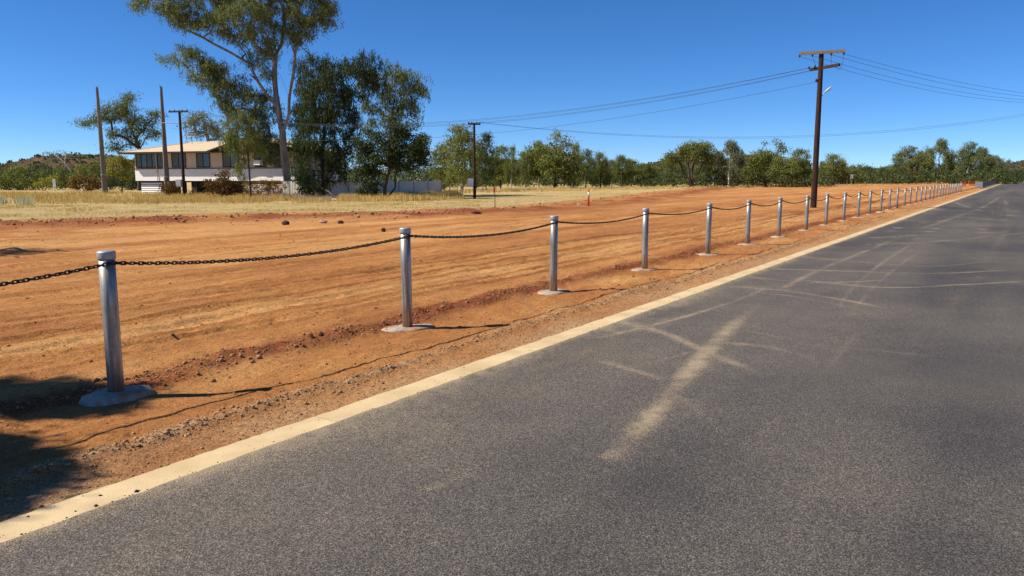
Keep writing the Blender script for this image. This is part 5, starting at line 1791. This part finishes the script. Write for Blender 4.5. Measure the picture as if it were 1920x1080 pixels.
for i in range(4):
    for k in range(10):
        ff.append((i * 10 + k, i * 10 + (k + 1) % 10, i * 10 + 10 + (k + 1) % 10, i * 10 + 10 + k))
ff += [tuple(range(9, -1, -1)), tuple(range(40, 50))]
link('lamp_head', MB().add(vv, ff).mesh('lamp_head', True), M['grey'], pole_a)
link('lens', MB().box(tuple(hd @ Vector((0.17, 0, -0.05)) + Vector((0.28, -0.16, PH - 2.14))), (0.22, 0.12, 0.04), hd).mesh('lens'), M['lens'], pole_a)
pole_a.rotation_euler = (0, math.atan(lean) * 0.6, 0)


def service_pole(base_px, top_py, arm_w, arm_yaw, label, boxz=None, low_arm=None, r=0.15):
    b = G(*base_px)
    h = P(base_px[0] - 4, top_py, b[1])[2]
    rt = tag(empty('power_pole', (b[0], b[1], 0)), label, 'power pole', 'timber power poles')
    cyl_pole(rt, h, r, r * 0.7)
    m = Matrix.Rotation(arm_yaw, 3, 'Z')
    link('crossarm', MB().box(tuple(Vector((0, 0, h - 0.12)) + m @ Vector((0, -r, 0))), (arm_w, 0.10, 0.13), m).mesh('crossarm'), M['pole'], rt)
    out = []
    for t in (-0.45, -0.2, 0.2, 0.45):
        q = m @ Vector((t * arm_w, -r, 0)) + Vector((0, 0, h - 0.06))
        insul(rt, q)
        out.append(b + np.array([q.x, q.y, q.z + 0.1]))
    if boxz:
        bx = link('meter_box', MB().box((-0.32, -0.28, boxz), (0.5, 0.28, 0.68)).mesh('meter_box'), M['grey'], rt)
        link('door', MB().box((-0.32, -0.427, boxz), (0.44, 0.012, 0.60)).mesh('door'), M['white'], bx)
    if low_arm:
        z, w = low_arm
        link('side_arm', MB().tube([(0.1, 0, z), (-w, -0.25, z + 0.06)], 0.035, 6).mesh('side_arm'), M['grey'], rt)
        insul(rt, (-0.25, -0.1, z - 0.3))
    return rt, out, h


pole_b, endb, hb = service_pole((890, 373), 230, 1.0, 0.12, 'slim dark service pole with a grey meter box right of the white fence', 1.35, None, 0.125)
pole_c, endc, hc_ = service_pole((346, 369), 207, 2.0, -0.25, 'dark reddish pole with crossarm and side arm before the house', 1.22, (6.6, 2.0), 0.15)
# pole outside the right edge that carries the wires on
pole_d = tag(empty('power_pole', (53.0, 70.0, 0)), 'power pole outside the right edge where all the wires run to', 'power pole', 'timber power poles')
cyl_pole(pole_d, 8.6, 0.17, 0.12)
link('crossarm', MB().box((0, -0.17, 8.45), (2.2, 0.1, 0.14), Matrix.Rotation(-0.6, 3, 'Z')).mesh('crossarm'), M['crossarm'], pole_d)
endd = [Vector((53.0 + math.cos(-0.6) * t, 70.0 - 0.17 + math.sin(-0.6) * t, 8.6)) for t in (-1.0, -0.4, 0.4, 1.0)]
for q in endd:
    insul(pole_d, q - Vector((53, 70, 0.1)))


def wire(a, b, sag, label, r=0.0085):
    a, b = Vector(a), Vector(b)
    pts = [a.lerp(b, i / 40) - Vector((0, 0, 4 * sag * (i / 40) * (1 - i / 40))) for i in range(41)]
    tag(link('overhead_wire', MB().tube([q - a for q in pts], r, 5).mesh('overhead_wire'), M['wire'], loc=a), label, 'wire', 'overhead wires')


for i, nm in enumerate(('first', 'second', 'third', 'fourth')):
    wire(ends_lo[i], endc[i], 2.1 + 0.08 * i, f'overhead wire running left from the tall pole, {nm} from the top')
wire(ends_lo[4], Vector(endc[0]) - Vector((0, 0, 1.6)), 2.0, 'lowest overhead wire running left from the tall pole')
for i, nm in enumerate(('topmost', 'second', 'third', 'lowest')):
    wire(ends_hi[3 - i], endd[3 - i], 0.7 + 0.12 * i, f'overhead wire from the tall pole to the right edge, {nm} of four')
for i, nm in enumerate(('upper', 'lower')):
    wire(endb[3 - i], endd[1 + i], 2.1 + 0.12 * i, f'{nm} of two long wires from the service pole crossing behind the tall pole')


# tall bare posts by the house
def bare_post(px_b, px_t, D, label, r0, r1, seed):
    b = P(px_b[0], px_b[1], D)
    t = P(px_t[0], px_t[1], D)
    rt = tag(empty('bare_post', (b[0], D, 0)), label, 'post', 'tall bare timber posts')
    h = t[2]
    rg = np.random.default_rng(seed)
    vv, ff = [], []
    n, m = 14, 16
    for j in range(m + 1):
        s = j / m
        r = r0 + (r1 - r0) * s ** 1.15
        ox = (t[0] - b[0]) * s * 0.35
        for k in range(n):
            a = 2 * math.pi * k / n
            rr = r * (1 + 0.06 * math.sin(3 * a + 1.0) + rg.normal(0, 0.02))
            zt = -0.3 + (h + 0.3) * s
            if j == m:
                zt += rg.uniform(-0.22, 0.12)
            vv.append((ox + rr * math.cos(a), rr * math.sin(a), zt))
    for j in range(m):
        for k in range(n):
            ff.append((j * n + k, j * n + (k + 1) % n, (j + 1) * n + (k + 1) % n, (j + 1) * n + k))
    ff.append(tuple(m * n + k for k in range(n)))
    link('shaft', MB().add(vv, ff).mesh('shaft'), M['oldpost'], rt)
    link('band', MB().lathe([(r0 * 0.97 + 0.012, 0), (r0 * 0.97 + 0.012, 0.05)], 14, (0, 0, h * 0.18)).mesh('band'), M['grey'], rt)


bare_post((197, 362), (180, 163), 84, 'leftmost tall bare tapered grey timber post, left of the house', 0.29, 0.13, 1)
bare_post((314, 364), (302, 161), 72, 'second tall bare tapered timber post, in front of the house', 0.27, 0.11, 2)

# ------------------------------------------------------------------ small things
# red marker post
g = G(1103.5, 391)
rt = tag(empty('marker_post', g), 'red plastic marker post with a pale band on the red earth', 'marker post')
mh = P(1103, 355, g[1])[2]
link('base', MB().lathe([(0.13, 0), (0.13, 0.03), (0.08, 0.06)], 14).mesh('base'), M['red'], rt)
link('post', MB().lathe([(0.05, 0.05), (0.048, mh - 0.12), (0.03, mh - 0.08), (0.03, mh - 0.04), (0.045, mh - 0.03), (0.02, mh)], 12).mesh('post', True), M['red'], rt)
link('band', MB().lathe([(0.052, mh - 0.38), (0.052, mh - 0.16)], 12).mesh('band', True), M['band'], rt)
# survey stake with red tape
g = G(928, 393)
rt = tag(empty('survey_stake', g), 'thin dark survey stake with red tape on top', 'stake')
mh = P(927, 351, g[1])[2]
link('stake', MB().box((0, 0, mh / 2 - 0.1), (0.035, 0.035, mh + 0.2)).mesh('stake'), M['darktrim'], rt)
link('tape', MB().box((-0.03, 0, mh - 0.08), (0.13, 0.045, 0.09)).box((-0.05, 0.01, mh - 0.2), (0.05, 0.02, 0.2), Matrix.Rotation(0.25, 3, 'Y')).mesh('tape'), M['red'], rt)
# tree stakes at the fence end
for i, (px, py, tp, lab) in enumerate([(857, 374, 350, 'left thin tree stake of three beside the service pole'), (864, 374, 346, 'middle thin tree stake of three beside the service pole'), (867.5, 374, 348, 'pale right tree stake of three beside the service pole')]):
    g = G(px, py)
    h = P(px, tp, g[1])[2]
    tag(link('tree_stake', MB().tube([(0, 0, -0.1), (0.02, 0, h)], [0.035, 0.028], 7).mesh('tree_stake'), M['palerock'] if i == 2 else M['darkbark'], loc=g), lab, 'stake', 'stakes beside the service pole')


def signpost(px, base_py, top_py, wpx, hpx, D, face, label, marks=False):
    b = P(px, base_py, D)
    t = P(px, top_py, D)
    rt = tag(empty('sign', (b[0], D, 0)), label, 'sign')
    w, h = wpx * D / F, hpx * D / F
    link('pole', MB().tube([(0, 0.04, -0.1), (0, 0.04, t[2])], 0.03, 8).mesh('pole'), M['grey'], rt)
    bd = link('board', MB().box((0, 0, t[2] - h / 2), (w, 0.03, h)).mesh('board'), M[face], rt)
    if marks:
        mk = MB()
        for k in range(5):
            mk.box((0.0, -0.018, t[2] - h * (0.16 + 0.11 * k)), (w * (0.62 if k % 2 else 0.5), 0.004, h * 0.05))
        mk.box((0, -0.018, t[2] - h * 0.86), (w * 0.2, 0.004, h * 0.06))
        link('lettering', mk.mesh('lettering'), M['grey'], bd)


signpost(103, 361, 335.5, 5, 15, 88, 'white', 'tall narrow white sign among the bushes at far left', True)
signpost(1336.5, 347, 331, 4, 5, 150, 'blue', 'small blue sign on a pale post under the far trees')
signpost(1387, 346, 326, 3, 6, 170, 'white', 'small white sign in the trees left of the earth heap')
signpost(1596, 346, 327, 5, 8, 190, 'white', 'white sign board right of the yellow panel trailer')
signpost(1052, 352, 335, 6, 5, 140, 'white', 'white board glimpsed under the largest bushy tree')

# heap of red earth
g = G(1423, 349.5)
hn = 26
vv, ff = [], []
W, Hh_ = 22 * g[1] / F, 8 * g[1] / F
for i in range(hn + 1):
    for j in range(hn + 1):
        x, y = (i / hn * 2 - 1), (j / hn * 2 - 1)
        r = math.hypot(x * (1 + 0.1 * y), y)
        z = Hh_ * max(0, 1 - r) ** 0.8 * (1 + 0.25 * float(vnoise(np.array([x * 6]), np.array([y * 6]), 4)[0])) + 0.25 * float(vnoise(np.array([x * 14]), np.array([y * 14]), 5)[0]) * (r < 0.95)
        vv.append((x * W, y * W * 0.7, z - 0.12))
for i in range(hn):
    for j in range(hn):
        a = i * (hn + 1) + j
        ff.append((a, a + hn + 1, a + hn + 2, a + 1))
tag(link('earth_heap', MB().add(vv, ff).mesh('earth_heap'), M['stone'], loc=g), 'heap of dark red earth left of the bushy trees', 'earth heap')

# trailer with a pale panel, far right of the tall pole
g = G(1578, 346)
kk = g[1] / F
rt = tag(empty('site_trailer', g, -0.1), 'low dark trailer with a pale yellow upright panel at the far side', 'trailer')
link('bed', MB().box((0, 0, 3.2 * kk), (25 * kk, 2.0, 4 * kk)).mesh('bed'), M['darktrim'], rt)
link('panel', MB().box((6 * kk, 0.3, 9 * kk), (9 * kk, 0.08, 8 * kk)).mesh('panel'), M['yellow'], rt)
link('frame', MB().tube([(-6 * kk, 0.3, 5 * kk), (-6 * kk, 0.3, 12 * kk), (2 * kk, 0.3, 12 * kk)], 0.05, 6).mesh('frame'), M['grey'], rt)
for sx in (-7, 7):
    wh = link('wheel', MB().tube([(0, -0.12, 0), (0, 0.12, 0)], 0.36, 16).mesh('wheel'), M['darktrim'], rt, loc=(sx * kk, -1.05, 0.36))
    link('rim', MB().tube([(0, -0.14, 0), (0, -0.121, 0)], 0.2, 12).mesh('rim'), M['grey'], wh)

# crowd barriers at the end of the bollards
def barrier_mesh_parts(W=2.25, H=1.1):
    fr = MB()
    fr.tube([(0, 0, 0.1), (0, 0, H - 0.06), (0.06, 0, H), (W - 0.06, 0, H), (W, 0, H - 0.06), (W, 0, 0.1)], 0.019, 7)
    fr.tube([(0, 0, 0.18), (W, 0, 0.18)], 0.015, 6)
    br = MB().tube([(0, 0, 0.18), (0, 0, H)], 0.009, 5).mesh('bar')
    br.materials.append(M['steel'])
    ft = MB().box((0, 0, 0.02), (0.06, 0.6, 0.035)).tube([(0, 0, 0.02), (0, 0, 0.14)], 0.019, 6).mesh('foot')
    ft.materials.append(M['steel'])
    f = fr.mesh('frame')
    f.materials.append(M['steel'])
    return f, br, ft


bf, bb, bft = barrier_mesh_parts()
bar_pts = [G(1828, 350.5), G(1842, 353.5), G(1871, 344.3)]
bn = 0
for (a, b) in zip(bar_pts[:-1], bar_pts[1:]):
    d = b - a
    ln = np.linalg.norm(d)
    d = d / ln
    k = max(1, int(ln / 2.32))
    for i in range(k):
        pos = a + d * i * ln / k
        bn += 1
        rt = empty('crowd_barrier', pos, math.atan2(d[1], d[0]))
        tag(rt, 'grey steel crowd barrier in the long row after the last bollard' if bn > 4 else ['nearest', 'second nearest', 'third nearest', 'fourth nearest'][bn - 1] + ' grey steel crowd barrier, at the start of the row', 'barrier', 'steel crowd barriers by the road end')
        link('frame', bf, None, rt)
        for q in range(16):
            link('bar', bb, None, rt, loc=((q + 1) * 2.25 / 17, 0, 0))
        for q in (0.3, 1.95):
            link('foot', bft, None, rt, loc=(q, 0, 0))
# orange mesh barrier behind the last bollards
for px, D, w, lab in ((1823, 165, 1.9, 'orange plastic mesh barrier behind the start of the steel barriers'), (1806, 150, 1.2, 'small orange mesh barrier behind the last bollards')):
    p = P(px, 345, D)
    rt = tag(empty('mesh_barrier', (p[0], D, 0), 0.3), lab, 'barrier')
    ms = MB()
    for k in range(7):
        ms.box((0, 0, 0.25 + k * 0.14), (w, 0.02, 0.08))
    link('mesh', ms.mesh('mesh'), M['orange'], rt)
    for sx in (-1, 1):
        link('leg', MB().box((sx * w / 2, 0, 0.6), (0.06, 0.06, 1.25)).mesh('leg'), M['orange'], rt)

# site shed and mesh fence at the end of the road
D = 370
p = P(1893, 340, D)
rt = tag(empty('site_shed', (p[0], D, 0), -0.35), 'low pale grey shed at the far end of the road', 'shed')
link('wall', MB().box((0, 0, 1.2), (5.0, 3.0, 2.4)).mesh('wall'), M['grey'], rt)
link('roof', MB().add([(-2.8, -1.8, 2.4), (2.8, -1.8, 2.4), (2.8, 1.8, 2.4), (-2.8, 1.8, 2.4), (-2.8, 0, 2.9), (2.8, 0, 2.9)], [(0, 1, 5, 4), (2, 3, 4, 5), (0, 4, 3), (1, 2, 5), (0, 3, 2, 1)]).mesh('roof'), M['steel'], rt)
link('door', MB().box((0.8, -1.52, 1.0), (0.9, 0.05, 2.0)).mesh('door'), M['white'], rt)
a = P(1899, 341, 360)
rt = tag(empty('mesh_fence', (a[0], 360, 0), -0.15), 'tall grey mesh fence right of the far shed', 'fence')
for i in range(7):
    link('post', MB().tube([(i * 2.4, 0, 0), (i * 2.4, 0, 2.5)], 0.05, 6).mesh('post'), M['steel'], rt)
for i in range(6):
    wm = MB()
    for q in range(12):
        wm.box((i * 2.4 + 0.2 * q + 0.1, 0, 1.25), (0.02, 0.02, 2.3))
    for q in range(6):
        wm.box((i * 2.4 + 1.2, 0.021, 0.15 + q * 0.44), (2.35, 0.02, 0.02))
    link('mesh_panel', wm.mesh('mesh_panel'), M['steel'], rt)

# heap of cut branches by the big gum
rg = np.random.default_rng(8)
g = G(590, 377)
mb = MB()
for i in range(70):
    a = g + np.array([rg.normal(0, 1.5), rg.normal(0, 0.5), rg.uniform(0.0, 0.35)])
    d = np.array([rg.normal(0, 1), rg.normal(0, 0.5), rg.normal(0, 0.25)])
    d = d / np.linalg.norm(d) * rg.uniform(0.4, 1.2)
    a[2] = max(a[2], 0.04)
    b = a + d
    b[2] = max(b[2], 0.03)
    mb.tube([a - g, (a + b) / 2 - g + rg.normal(0, 0.05, 3), b - g], [0.03, 0.022, 0.01], 5)
tag(link('branch_pile', mb.mesh('branch_pile'), M['bark'], loc=g), 'heap of dead cut branches beside the tall gum', 'branches', kind='stuff')
